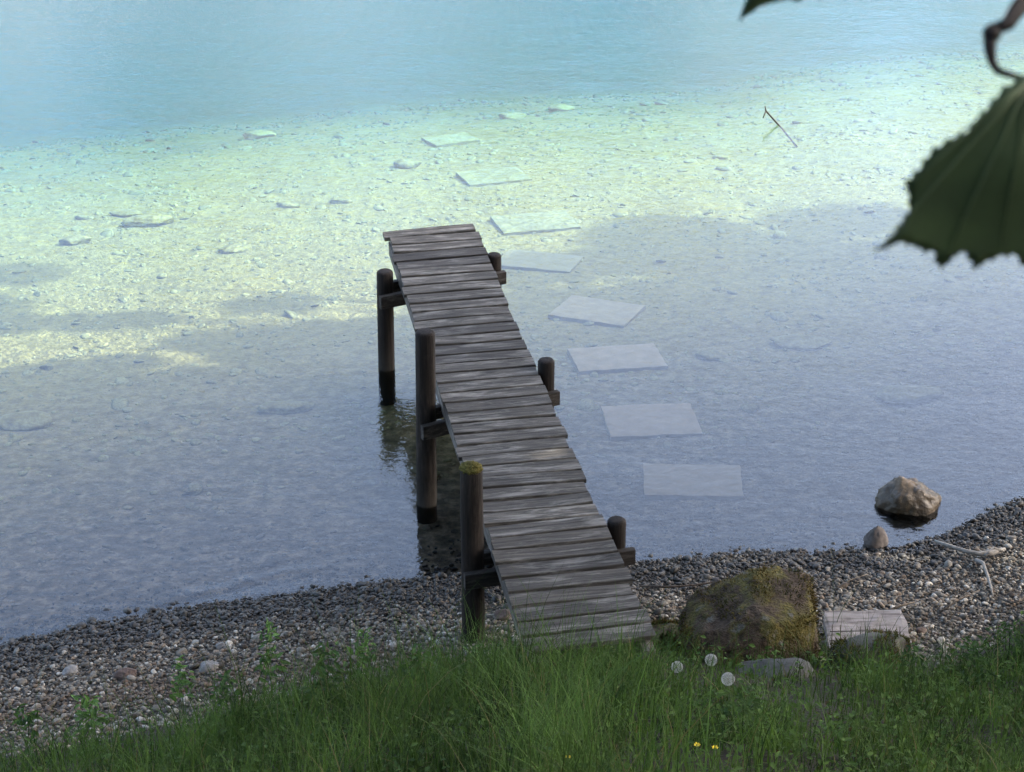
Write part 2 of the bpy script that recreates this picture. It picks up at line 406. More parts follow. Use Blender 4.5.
# ------------------------------------------------------------------ rocks
def rock_bm(dims, seed, sub=4, planes=9, rough=.06, flat_bottom=False):
    bm = bmesh.new(); bmesh.ops.create_icosphere(bm, subdivisions=sub, radius=1)
    rs = random.Random(seed); cuts = []
    for _ in range(planes):
        d = Vector((rs.gauss(0, 1), rs.gauss(0, 1), rs.gauss(0, 1))).normalized(); cuts.append((d, rs.uniform(.62, .9)))
    for q in bm.verts:
        p = q.co.copy()
        for d, k in cuts:
            e = p.dot(d) - k
            if e > 0: p -= d * e * .85
        n_ = p.normalized()
        p += n_ * (rough * 1.6 * noise.noise(n_ * 1.7 + Vector((seed, 0, 0))) + rough * noise.noise(n_ * 4.3 + Vector((seed, 3, 0))) + rough * .45 * noise.noise(n_ * 11 + Vector((seed, 0, 5))))
        q.co = Vector((p.x * dims[0] / 2, p.y * dims[1] / 2, p.z * dims[2] / 2))
    return bm
def stone_mat(name, a, b, c, scale=5, bump=.012, gloss=.8):
    m = NT(name); v = m.coord()
    n1 = m.noise(v, scale, 5, .65); n2 = m.noise(v, scale * 6, 3, .6)
    col = m.mix(m.ramp(n2, [(.35, .55), (.6, 0.0)]), m.ramp(n1, [(.3, a), (.5, b), (.7, c)]), a)
    return m.fin(col, gloss, m.bump(m.math('ADD', n1, m.math('MULTIPLY', n2, .4)), .8, bump), .25)

# boulder standing in the shallows: wet dark lower part, pale dry top
m = NT('half_wet_boulder'); v = m.coord(); n1 = m.noise(v, 6, 5, .65); n2 = m.noise(v, 26, 3, .6)
geo = m.n('ShaderNodeNewGeometry'); zz = m.n('ShaderNodeSeparateXYZ', {0: geo.outputs['Position']}).outputs
dry = m.ramp(n1, [(.3, (0.0748, 0.0483, 0.0278)), (.5, (0.127, 0.0905, 0.0573)), (.7, (0.168, 0.126, 0.0835))])
wetc = m.ramp(n1, [(.3, (0.033, 0.0228, 0.0132)), (.55, (0.066, 0.0468, 0.027)), (.75, (0.09, 0.069, 0.042))])
wm = m.maprange(m.math('ADD', zz[2], m.math('MULTIPLY', m.math('SUBTRACT', n1, .5), .22)), .13, .22)
c = m.mix(wm, wetc, dry); c = m.mix(m.ramp(n2, [(.35, .5), (.6, 0.0)]), c, (.05, .042, .03))
boulder_mat = m.fin(c, m.maprange(wm, 0, 1, .45, .85), m.bump(m.math('ADD', n1, m.math('MULTIPLY', n2, .35)), .8, .03), .3)
p = at(911, 508, 0)
o = link('boulder', bm_mesh('boulder', rock_bm((.50, .42, .45), 8, 5, 8, .08)), boulder_mat, None, (p.x, p.y + .09, -.005), (0, .25, .4))
tag(o, 'rounded brown boulder with a pale dry top standing in the water near the shore', 'boulder')
p = at(876, 541, 0)
rb_ = rock_bm((.26, .18, .22), 17, 4, 10, .06)
for q in rb_.verts:
    k_ = 1.25 - .75 * (q.co.z / .11 + 1) / 2; q.co.x *= k_; q.co.x -= .25 * q.co.z; q.co.y *= k_
o = link('rock', bm_mesh('rock', rb_), stone_mat('brown_shore_rock', (0.036, 0.03, 0.024), (0.084, 0.069, 0.06), (0.126, 0.108, 0.096)), None, (p.x, p.y - .02, .035), (.1, .2, .9))
tag(o, 'small pointed brown rock at the waterline just below the boulder', 'rock')

# mossy boulder on the bank right of the jetty
m = NT('mossy_rock'); v = m.coord(); n1 = m.noise(v, 4.5, 5, .65); n2 = m.noise(v, 19, 4, .65); n3 = m.noise(v, 60, 3)
c = m.ramp(n2, [(.3, (0.0136, 0.00992, 0.00682)), (.5, (0.0465, 0.0322, 0.0211)), (.7, (0.0744, 0.0558, 0.0384))])
mossc = m.ramp(n3, [(.3, (0.0298, 0.0279, 0.0075)), (.55, (0.0723, 0.0605, 0.0165)), (.75, (0.128, 0.0969, 0.03))])
c = m.mix(m.ramp(n1, [(.46, 0.0), (.55, 1.0)]), c, mossc)
c = m.mix(m.ramp(m.noise(v, 9, 3), [(.60, 0.0), (.70, .8)]), c, (.09, .085, .08))
mossrock_mat = m.fin(c, .95, m.bump(m.math('ADD', n2, m.math('MULTIPLY', n3, .5)), .9, .035), .15)
m = NT('moss'); v = m.coord(); moss_mat = m.fin(m.mix(m.ramp(m.noise(v, 5, 3), [(.4, 0.0), (.6, 1.0)]), m.ramp(m.noise(v, 50, 3), [(.3, (0.0203, 0.0223, 0.00576)), (.6, (0.0527, 0.052, 0.013)), (.8, (0.0891, 0.078, 0.0216))]), m.ramp(m.noise(v, 50, 3), [(.3, (0.0405, 0.0267, 0.00864)), (.6, (0.0972, 0.0653, 0.0187)), (.8, (0.138, 0.0929, 0.0325))])), .98, m.bump(m.noise(v, 90, 2), .9, .015), .08)
def placed_bm(bm, loc, rz):
    bmesh.ops.transform(bm, matrix=Matrix.Translation(loc) @ Matrix.Rotation(rz, 4, 'Z'), verts=bm.verts); return bm
def moss_tufts(parent, me, n, seed, maxlen=.03, zmin=.2, mat=None):
    """short moss fibres standing on the upper faces of a mesh, one part"""
    rs = np.random.default_rng(seed)
    nv = len(me.vertices); c = np.zeros(nv * 3); me.vertices.foreach_get('co', c); c = c.reshape(-1, 3)
    nn = np.zeros(nv * 3); me.vertices.foreach_get('normal', nn); nn = nn.reshape(-1, 3)
    ok = np.where(nn[:, 2] > zmin)[0]
    ok = np.array([i for i in ok if noise.noise(Vector(c[i]) * 5 + Vector((seed, 0, 0))) > -.05])
    idx = rs.choice(ok, n); b = c[idx] + rs.normal(0, .012, (n, 3)); d = nn[idx] + rs.normal(0, .5, (n, 3)); d /= np.linalg.norm(d, axis=1)[:, None]
    ln = rs.uniform(.4, 1, n)[:, None] * maxlen; sd = np.cross(d, rs.normal(0, 1, (n, 3))); sd /= np.linalg.norm(sd, axis=1)[:, None]
    v_ = np.stack([b - sd * .004 - d * .01, b + sd * .004 - d * .01, b + d * ln], 1).reshape(-1, 3)
    return link('moss', np_mesh('moss', v_, np.arange(n * 3).reshape(-1, 3), False), mat or moss_mat, parent)
def sculpted_boulder():
    # block with a sloping left shoulder, flat top right and a steep right face
    bm = bmesh.new(); bmesh.ops.create_icosphere(bm, subdivisions=6, radius=1)
    for q in bm.verts:
        p = q.co.copy(); e = 3.2
        r = (abs(p.x) ** e + abs(p.y) ** e + abs(p.z) ** e) ** (1 / e); p /= r
        hs = .22 + .78 * float(sm(-1.0, .4, p.x))
        z = p.z * (hs if p.z > 0 else 1)
        y = p.y - .38 * max(z, -.2)                       # front leans back
        y = p.y * 1.0 + .32 * max(z, -.2)
        d = .10 * noise.noise(p * 1.6 + Vector((3, 0, 0))) + .085 * noise.noise(p * 4 + Vector((0, 2, 0))) + .05 * noise.noise(p * 9) + .028 * noise.noise(p * 21)
        ridge = -.05 * max(0, math.sin(p.z * 9 + 4 * noise.noise(p * 2)))
        nrm_ = p.normalized(); f = 1 + d + ridge
        q.co = Vector((p.x * .50 * f, y * .36 * f, z * .225 * f))
        for d_, k_ in ((Vector((.12, -.1, 1)).normalized(), .185), (Vector((.95, -.25, .2)).normalized(), .36), (Vector((-.35, -.65, .68)).normalized(), .235), (Vector((-.75, .1, .65)).normalized(), .30), (Vector((.35, -.9, .25)).normalized(), .28)):
            e_ = q.co.dot(d_) - k_
            if e_ > 0: q.co -= d_ * e_ * .8
    return bm
pb = at(758, 664, .5); zb = ground_z(pb.x, pb.y)
me = bm_mesh('mossy_boulder', sculpted_boulder())
o = link('mossy_boulder', me, mossrock_mat, None, (pb.x, pb.y + .28, zb + .10), (0, 0, .12))
tag(o, 'large brown boulder grown over with yellow moss beside the shore end of the jetty', 'boulder')
moss_tufts(o, me, 3800, 3, .022)
def rest_rock(name, px, py, zg, dims, seed, mat, label, rz=0.0, sink=.3, moss=0, group=None, rx=0.0):
    q = at(px, py, zg)
    for _ in range(6): q = at(px, py, ground_z(q.x, q.y) + dims[2] * .2)
    me = bm_mesh(name, rock_bm(dims, seed, 4, 9, .06))
    o = link(name, me, mat, None, (q.x, q.y, ground_z(q.x, q.y) + dims[2] * (.5 - sink)), (rx, 0, rz))
    tag(o, label, 'rock', group)
    if moss: moss_tufts(o, me, moss, seed, .03, .3)
    return o
grey = stone_mat('grey_stone', (0.0198, 0.0193, 0.0176), (0.0462, 0.0451, 0.0411), (0.077, 0.0751, 0.0673), 7)
palest = stone_mat('pale_stone', (0.0907, 0.0825, 0.0743), (0.149, 0.14, 0.128), (0.19, 0.181, 0.17), 8)
redst = stone_mat('reddish_stone', (0.042, 0.027, 0.0203), (0.0798, 0.054, 0.0428), (0.109, 0.081, 0.0675), 8)
rest_rock('rock', 775, 668, .9, (.50, .34, .22), 21, grey, 'dark grey flat rock half hidden in grass under the mossy boulder', .1, .55)
rest_rock('rock', 872, 660, .9, (.62, .42, .34), 33, stone_mat('dark_mossy_stone', (0.018, 0.018, 0.0132), (0.042, 0.039, 0.03), (0.072, 0.069, 0.054), 6), 'low dark rock with green moss below the pale flat stone', .2, .35, 2600)
rest_rock('rock', 668, 640, .8, (.52, .42, .22), 41, mossrock_mat, 'low mossy hump at the right corner of the jetty foot', .0, .38, 2600)
rest_rock('stone', 880, 640, .7, (.12, .09, .07), 52, palest, 'small whitish stone lying left of its pale neighbours on the dark mossy rock', .3, .3)
rest_rock('stone', 893, 646, .7, (.10, .08, .06), 53, palest, 'small whitish stone in the middle of three on the dark mossy rock', 1.1, .3)
rest_rock('stone', 912, 655, .7, (.10, .08, .07), 54, palest, 'small whitish stone on the right end of the dark mossy rock', 2.1, .3)
rest_rock('stone', 921, 632, .6, (.09, .07, .06), 55, redst, 'small pinkish stone right of the pale flat stone', .5, .3)
rest_rock('stone', 208, 667, .25, (.17, .11, .08), 56, palest, 'pale flat stone on the left beach below the dark wet pebbles', .5, .3)
rest_rock('stone', 126, 675, .25, (.16, .11, .09), 57, redst, 'reddish brown stone on the left beach among pale pebbles', .2, .3)
rest_rock('stone', 70, 672, .25, (.15, .10, .07), 58, palest, 'whitish pebble stone on the far left of the beach', 1.2, .3)
rest_rock('stone', 222, 646, .2, (.09, .07, .05), 59, palest, 'single bright white pebble among the dark wet ones on the left beach', .2, .3)
rest_rock('stone', 783, 538, 0, (.17, .07, .035), 60, palest, 'thin pale stone at the water edge above the mossy boulder', .35, .25)
rest_rock('stone', 503, 616, .3, (.17, .12, .08), 61, redst, 'reddish brown stone between the mossy post and the jetty foot', .4, .3)
rest_rock('stone', 700, 528, -.05, (.10, .08, .06), 62, grey, 'dark stone breaking the water surface right of the jetty', .4, .3) if False else None

# flat pale stone leaning on the bank behind a wire panel
def slab_bm(lx, ly, lz, seed, jit=.012):
    bm = bmesh.new(); bmesh.ops.create_grid(bm, x_segments=18, y_segments=14, size=.5)
    r = bmesh.ops.extrude_face_region(bm, geom=list(bm.faces))
    for q in [g for g in r['geom'] if isinstance(g, bmesh.types.BMVert)]: q.co.z -= 1
    for q in bm.verts:
        e = .006 * noise.noise(Vector((q.co.x * 9, q.co.y * 9, seed)))
        edge = max(abs(q.co.x), abs(q.co.y)) > .499
        x, y = q.co.x * lx, q.co.y * ly
        if edge:
            x += jit * noise.noise(Vector((x * 7, y * 7, seed + 4))); y += jit * noise.noise(Vector((x * 7, y * 7, seed + 9)))
        q.co = Vector((x, y, q.co.z * lz + e + (-.004 if edge and q.co.z > -.5 else 0)))
    bmesh.ops.recalc_face_normals(bm, faces=bm.faces)
    return bm
m = NT('pinkish_flat_stone'); v = m.coord(); n1 = m.noise(v, 9, 5); n2 = m.noise(m.coord((3, 30, 3)), 1, 4)
pink_mat = m.fin(m.mix(m.ramp(n2, [(.45, 0.0), (.62, .8)]), m.ramp(n1, [(.3, (0.143, 0.127, 0.117)), (.6, (0.233, 0.213, 0.2)), (.8, (0.272, 0.26, 0.246))]), (0.0778, 0.0633, 0.0566)), .85, m.bump(n1, .5, .01), .25)
q = at(871, 626, .38); zq = ground_z(q.x, q.y)
fs = link('flat_stone', bm_mesh('flat_stone', slab_bm(.56, .46, .05, 3, .04), False), pink_mat, None, (q.x, q.y + .05, zq + .055), (R(15), R(1), R(3)))
tag(fs, 'pale pinkish flat stone slab lying on the bank right of the mossy boulder', 'stone slab')
m = NT('rusty_wire'); wire_mat = m.fin(m.ramp(m.noise(m.coord(), 30, 3), [(.4, (.03, .022, .018)), (.7, (.07, .05, .04))]), .7, None, .4)
bm = bmesh.new(); x0, x1, z0, z1 = -.24, .2, -.03, .27
for k in range(8):
    x = x0 + (x1 - x0) * k / 7; tube_bm(bm, [(x + random.gauss(0, .004), .004 * math.sin(k), z0), (x + random.gauss(0, .004), 0, .1), (x + random.gauss(0, .006), .01, z1 - random.uniform(0, .04))], .003, 5)
for k in range(4):
    z = z0 + .06 + k * .062; tube_bm(bm, [(x0 - .01, .004, z), (0, .008, z + random.gauss(0, .006)), (x1 + .01, .004, z + random.gauss(0, .006))], .003, 5)
q = at(870, 641, .5); zq = ground_z(q.x, q.y)
o = link('wire_panel', bm_mesh('wire_panel', bm), wire_mat, None, (q.x, q.y, zq), (R(-24), 0, R(-2)))
tag(o, 'thin rusty wire mesh panel standing in front of the pale flat stone', 'wire mesh')

# ------------------------------------------------------------------ stepping slabs on the lake bed
SL = [[(414.6, 138.5), (443, 146), (486, 137.6), (458, 131)], [(449, 171), (477, 187), (537.7, 177.6), (511, 165)],
      [(489, 215), (505.5, 235), (581.6, 227.4), (564, 207)], [(495, 268), (568.6, 272), (588, 251), (505, 249)],
      [(545, 319), (626.4, 324.7), (647, 301), (570, 294)], [(568, 346), (579, 374), (666.7, 366.4), (655, 340.5)],
      [(600.5, 403), (611.5, 439), (704, 434.4), (689, 400)], [(646.7, 461), (641, 495), (739, 498.5), (744, 462)]]
SLAB_LAB = ['faint greenish slab farthest out in the deep, last of the stepping slabs',
            'sunlit slab turned cornerwise, next to last of the stepping slabs going outward',
            'brightest sunlit cream slab lying just beyond the outer end of the jetty',
            'slab cut by the edge of the shade beside the outer end of the jetty',
            'first fully shaded slab inward of the shade edge, skewed like a diamond',
            'shaded slab level with the middle right jetty post',
            'largest looking pale slab second from the beach in the shade',
            'brownish slab nearest the beach in the shallowest water']
m = NT('concrete_slab'); v = m.coord(); n1 = m.noise(v, 7, 5, .6); n2 = m.noise(m.coord((6, 40, 6)), 1, 3, .6); rn = m.attr('rnd')
c = m.ramp(n1, [(.3, (0.134, 0.124, 0.0567)), (.5, (0.161, 0.15, 0.0724)), (.7, (0.179, 0.169, 0.083))])
c = m.mix(m.math('MULTIPLY', m.ramp(n2, [(.4, 0.0), (.7, .35)]), 1.0), c, (.15, .137, .08))
c = m.mix(rn, c, m.ramp(n1, [(.3, (.235, .175, .11)), (.7, (.31, .24, .16))]))  # shaded slabs take a paler, warmer colour to offset the blue skylight
slab_mat = m.fin(c, .9, m.bump(n1, .4, .01), .2)
proto = None
for i, cs in enumerate(SL):
    cx, cy = sum(a for a, _ in cs) / 4, sum(b for _, b in cs) / 4
    q = at(cx, cy, -.5)
    for _ in range(12): q = at(cx, cy, ground_z(q.x, q.y) + .042)
    pts = [at(a, b, q.z) for a, b in cs]
    e = (pts[2] - pts[1] + pts[3] - pts[0]); a = math.atan2(e.y, e.x)
    lx = e.length / 2; ly = ((pts[1] - pts[0]).length + (pts[2] - pts[3]).length) / 2
    bm = slab_bm(lx, ly, .05, 10 + i, .008)
    me = bm_mesh('stepping_slab', bm, False); set_rnd(me, (0, 0, 0, .25, .55, .75, .9, .8)[i])
    sl_ = math.atan2(ground_z(q.x, q.y - .3) - ground_z(q.x, q.y + .3), .6)
    o = link('stepping_slab', me, slab_mat, None, q, (0, 0, a))
    o.rotation_euler = (Matrix.Rotation(-sl_ * .8, 3, 'X') @ Matrix.Rotation(a, 3, 'Z')).to_euler()
    tag(o, SLAB_LAB[i], 'stone slab', 'rectangular slabs laid as a path on the lake bed')

# submerged single stones
bedstone = stone_mat('pale_lakebed_stone', (0.0952, 0.0816, 0.0306), (0.18, 0.158, 0.0612), (0.221, 0.199, 0.0803), 6)
for (px, py, lx, ly, lz, sd, lab) in [
        (408, 163, .36, .24, .12, 71, 'rounded pale stone under water left of the cornerwise slab'),
        (75, 239, .36, .22, .12, 72, 'oval pale stone on the sunlit lake bed at the far left'),
        (148, 220, .60, .26, .14, 73, 'long low stone on the sunlit lake bed at left, with a dark shadow line'),
        (233, 248, .36, .2, .10, 74, 'pale stone on the sunlit lake bed nearest the jetty on its left'),
        (128, 213, .44, .16, .08, 75, 'thin flat stone just behind the long low stone under water'),
        (288, 204, .30, .14, .07, 76, 'small dark edged stone on the lit lake bed between the long stone and jetty'),
        (340, 200, .30, .16, .08, 77, 'pale stone on the lit lake bed straight left of the brightest slab'),
        (258, 134, .5, .24, .14, 78, 'stone under turquoise water at the left edge of the deep'),
        (562, 107, .4, .2, .12, 79, 'stone under turquoise water beyond all the slabs'),
        (512, 115, .4, .2, .12, 80, 'lone stone under turquoise water just above the farthest slab'),
        (710, 355, .28, .16, .09, 81, 'small pale stone under shaded water right of the slabs'),
        (800, 342, .62, .3, .10, 82, 'broad dark stone under shaded water at right'),
        (908, 392, .6, .35, .14, 83, 'brownish stone under shaded water above the boulder'),
        (25, 420, .5, .3, .12, 84, 'brownish stone under shaded water at the left edge'),
        (285, 406, .5, .22, .1, 85, 'dark stone under shaded water left of the middle jetty post')]:
    q = at(px, py, -.5)
    for _ in range(12): q = at(px, py, ground_z(q.x, q.y) + lz * .4)
    o = link('submerged_stone', bm_mesh('submerged_stone', rock_bm((lx, ly, lz), sd, 4, 7, .06)), bedstone, None, (q.x, q.y, q.z - lz * .1), (0, 0, random.uniform(-.3, .3)))
    tag(o, lab, 'stone')

# ------------------------------------------------------------------ pebbles (stuff)
def ico(sub):
    bm = bmesh.new(); bmesh.ops.create_icosphere(bm, subdivisions=sub, radius=1)
    v_ = np.array([q.co[:] for q in bm.verts]); f_ = np.array([[q.index for q in fc.verts] for fc in bm.faces]); bm.free(); return v_, f_
IV, IF = ico(2)
bases = []
for k in range(12):
    rs = random.Random(k); cuts = [(Vector((rs.gauss(0, 1), rs.gauss(0, 1), rs.gauss(0, 1))).normalized(), rs.uniform(.55, .85)) for _ in range(7)]
    o_ = []
    for p in IV:
        q = Vector(p)
        for d, kk in cuts:
            e = q.dot(d) - kk
            if e > 0: q -= d * e * .8
        q += q.normalized() * .12 * noise.noise(q * 1.8 + Vector((k * 3.1, 0, 0))); o_.append(q[:])
    bases.append(np.array(o_))
def scatter_stones(xy, size, flat=.6, lift=.1, hz=None):
    n = len(xy); V = np.zeros((n, len(IV), 3)); bi = rng.integers(0, 12, n)
    for k in range(12): V[bi == k] = bases[k]
    V[:, :, 0] *= (size * rng.uniform(.8, 1.35, n))[:, None]; V[:, :, 1] *= (size * rng.uniform(.7, 1.1, n))[:, None]; V[:, :, 2] *= (size * flat * rng.uniform(.7, 1.2, n))[:, None]
    t = rng.normal(0, .35, n); c, s = np.cos(t)[:, None], np.sin(t)[:, None]
    V[:, :, 1], V[:, :, 2] = V[:, :, 1] * c - V[:, :, 2] * s, V[:, :, 1] * s + V[:, :, 2] * c
    a = rng.uniform(0, 6.28, n); c, s = np.cos(a)[:, None], np.sin(a)[:, None]
    V[:, :, 0], V[:, :, 1] = V[:, :, 0] * c - V[:, :, 1] * s, V[:, :, 0] * s + V[:, :, 1] * c
    z = np.array([ground_z(x, y) for x, y in xy])
    V[:, :, 0] += xy[:, 0][:, None]; V[:, :, 1] += xy[:, 1][:, None]; V[:, :, 2] += (z + size * lift + (hz if hz is not None else 0))[:, None]
    Fc = (IF[None] + (np.arange(n) * len(IV))[:, None, None]).reshape(-1, 3)
    return V.reshape(-1, 3), Fc
N = 80000
x = rng.uniform(-6.4, 7.2, N * 2); so_ = rng.uniform(-.95, 2.5, N * 2); y = shore_y(x) - so_
bs = bank_s(x) + np.array([.25 * fbm(a * 1.5, 2.0) for a in x])
patch = np.array([fbm(a * 1.1, b * 1.4, 5) for a, b in zip(x, y)])
keep = (so_ < bs + .05) & (rng.uniform(0, 1, N * 2) < np.where(so_ < 0, np.exp(so_ * 5) * .7, 1.0))
x, y, so_ = x[keep][:N], y[keep][:N], so_[keep][:N]; n = len(x)
size = np.clip(rng.lognormal(math.log(.0108), .42, n), .006, .042)
size *= np.where(so_ < .55, 1.0, .95)
xy = np.c_[x, y]
V, Fc = scatter_stones(xy, size, .62, .15, rng.uniform(0, .012, n))
wetf = 1 - sm(.32, .72, so_ + rng.normal(0, .10, n))
hue = rng.uniform(0, 1, n)
colr = np.where((hue < .6)[:, None], np.array([.092, .083, .070]), np.where((hue < .82)[:, None], np.array([.095, .074, .056]), np.array([.20, .19, .17])))
colr = colr * rng.uniform(.35, 1.75, n)[:, None]
br = sm(.9, 1.2, so_) * (1 - sm(1.2, 1.55, so_)) * (x < -.5)
colr = colr * (1 - .4 * br[:, None]) + np.array([.07, .042, .025]) * .4 * br[:, None]
colr = colr * np.array([1.04, 1.0, .93]); colr = colr * (1 - .78 * wetf[:, None])
m = NT('beach_pebbles'); cc = m.attr('tint', 'Color'); wt = m.attr('wet'); n1 = m.noise(m.coord(), 60, 3)
pebble_mat = m.fin(m.mix(1.0, cc, m.ramp(n1, [(.3, (.65, .65, .65)), (.7, (1.25, 1.25, 1.25))]), 'MULTIPLY'), m.maprange(wt, 0, 1, .9, .5), None, .25)
nvp = len(IV)
o = link('gravel', np_mesh('gravel', V, Fc, True, {'tint': np.repeat(colr, nvp, 0), 'wet': np.repeat(wetf, nvp)}), pebble_mat)
tag(o, 'small grey and brown pebbles covering the beach, dark and wet along the water', 'gravel', kind='stuff')
# lake bed pebbles
N = 34000
x = rng.uniform(-7.5, 8, N); so_ = -rng.uniform(.5, 18, N); y = shore_y(x) - so_
keep = rng.uniform(0, 1, N) < np.clip(.45 + .9 * np.array([fbm(a * .8, b * 1.3, 8) for a, b in zip(x, y)]), .05, 1)
x, y = x[keep], y[keep]; n = len(x); so_ = so_[keep]
size = np.clip(rng.lognormal(math.log(.019), .55, n), .008, .10)
V, Fc = scatter_stones(np.c_[x, y], size, .36, .05)
col = np.array([.205, .188, .083]) * rng.uniform(.68, .98, n)[:, None]
nr = sm(-3.2, -.8, so_)[:, None]; dp = sm(-10.5, -17, so_)[:, None] if False else (1 - sm(-17, -10.5, so_))[:, None]; col = col * (1 - dp) + dp * np.array([.035, .058, .042]); col = col * (1 - nr) + nr * np.array([.105, .088, .064]) * rng.uniform(.5, 1.6, n)[:, None]  # outer pebbles darkened like the deep bed, in place of light lost in water
o = link('lakebed_pebbles', np_mesh('lakebed_pebbles', V, Fc, True, {'tint': np.repeat(col, nvp, 0), 'wet': np.repeat(np.zeros(n), nvp)}), pebble_mat)
tag(o, 'scattered pale pebbles on the lake bed', 'pebbles', kind='stuff')

# ------------------------------------------------------------------ sticks and driftwood
m = NT('bleached_driftwood'); drift_mat = m.fin(m.ramp(m.noise(m.coord((8, 8, 8)), 5, 4), [(.3, (0.109, 0.0963, 0.0798)), (.55, (0.18, 0.163, 0.138)), (.8, (0.213, 0.193, 0.165))]), .8, m.bump(m.noise(m.coord(), 60, 3), .4, .006), .3)
def gpt(px, py, up=0.0):
    q = at(px, py, .2)
    for _ in range(10): q = at(px, py, ground_z(q.x, q.y) + up)
    return q
def rel(pts, o): return [p - o for p in pts]
d0 = gpt(988, 556, .06)
drift = empty('driftwood_branch', d0)
tag(drift, 'bleached white forked driftwood branch lying on the pebbles at right', 'driftwood')
bm = bmesh.new()
tube_bm(bm, rel([gpt(935, 541, .10), gpt(950, 546, .09), gpt(965, 551, .075), gpt(980, 554, .06), gpt(992, 553, .05), gpt(1005, 549, .035)], d0), [.011, .014, .015, .018, .024, .012], 9)
tube_bm(bm, rel([gpt(1003, 551, .05), gpt(994, 548, .07), gpt(985, 556, .05)], d0), [.009, .013, .014], 8)
link('main_stem', bm_mesh('main_stem', bm), drift_mat, drift)
bm = bmesh.new()
tube_bm(bm, rel([gpt(976, 560, .05), gpt(983, 563, .06), gpt(987, 574, .06), gpt(991, 587, .045), gpt(993, 597, .03)], d0), [.016, .014, .012, .010, .006], 8)
link('side_branch', bm_mesh('side_branch', bm), drift_mat, drift)
m = NT('dry_twig'); twig_mat = m.fin(m.ramp(m.noise(m.coord(), 40, 3), [(.35, (0.0495, 0.0385, 0.0275)), (.65, (0.121, 0.099, 0.0743))]), .85, None, .2)
m = NT('dark_twig'); dtwig_mat = m.fin(m.ramp(m.noise(m.coord(), 40, 3), [(.35, (.035, .026, .02)), (.65, (.08, .06, .045))]), .85, None, .2)
m = NT('straw'); straw_mat = m.fin(m.ramp(m.noise(m.coord(), 30, 3), [(.35, (0.132, 0.11, 0.066)), (.65, (0.231, 0.204, 0.138))]), .8, None, .2)
def stick(pts, rad, mat, label, name='stick', cat='stick', group=None):
    o0 = pts[0]; bm = bmesh.new(); tube_bm(bm, rel(pts, o0), rad, 6)
    return tag(link(name, bm_mesh(name, bm), mat, None, o0), label, cat, group)
stick([gpt(640, 586, .10), gpt(668, 587, .13), gpt(694, 585, .12), gpt(722, 581, .14), gpt(745, 577, .2)], [.008, .008, .007, .006, .004], dtwig_mat, 'thin dark stick lying level from the jetty edge to the mossy boulder')
stick([gpt(698, 645), gpt(696, 620, .1), gpt(692, 590, .24)], [.008, .007, .005], twig_mat, 'thin pale upright stick between the jetty foot and the mossy boulder')
stick([gpt(726, 650), gpt(725, 615, .15), gpt(723, 596, .3)], [.006, .005, .003], dtwig_mat, 'dark upright stem standing in front of the mossy boulder')
stick([gpt(885, 612, .04), gpt(900, 606, .05), gpt(914, 602, .05)], [.010, .009, .005], twig_mat, 'short brown stick on the pebbles above the pale flat stone')
stick([gpt(938, 640, .02), gpt(946, 652, .05), gpt(955, 664, .03)], [.008, .009, .006], straw_mat, 'short pale stick leaning on the bank below the driftwood')
stick([gpt(940, 612, .02), gpt(958, 600, .05), gpt(980, 590, .04)], [.007, .006, .003], twig_mat, 'thin brown twig on the pebbles below the forked driftwood')
stick([gpt(835, 590, .02), gpt(850, 580, .04), gpt(868, 574, .03)], [.006, .006, .003], twig_mat, 'thin pale twig on the pebbles right of the mossy boulder top')
stick([gpt(1000, 598, .03), gpt(1012, 603, .04), gpt(1024, 600, .05)], [.009, .008, .007], twig_mat, 'grey twig on the pebbles at the right edge below the driftwood')
stick([gpt(500, 580, .02), gpt(512, 566, .1), gpt(520, 556, .2)], [.006, .005, .003], straw_mat, 'pale stem under the jetty edge right of the mossy post')
# stick standing out of the lake
a0 = at(797, 147, -.25); a1 = at(766, 111, .16); a2 = at(765, 106, .22); a3 = at(763, 118, .1)
m = NT('soaked_twig'); ntw2 = m.fin((.02, .016, .013), .8, None, .2)
ls = empty('lake_stick', a0); tag(ls, 'thin dark stick with a forked tip rising out of the turquoise water', 'stick')
bm = bmesh.new(); tube_bm(bm, rel([a0, a0.lerp(a1, .5) + Vector((0, 0, .01)), a1, a2], a0), [.013, .012, .011, .006], 6); link('shaft', bm_mesh('shaft', bm), ntw2, ls)
bm = bmesh.new(); tube_bm(bm, rel([a1, a3], a0), [.009, .005], 6); link('fork', bm_mesh('fork', bm), ntw2, ls)

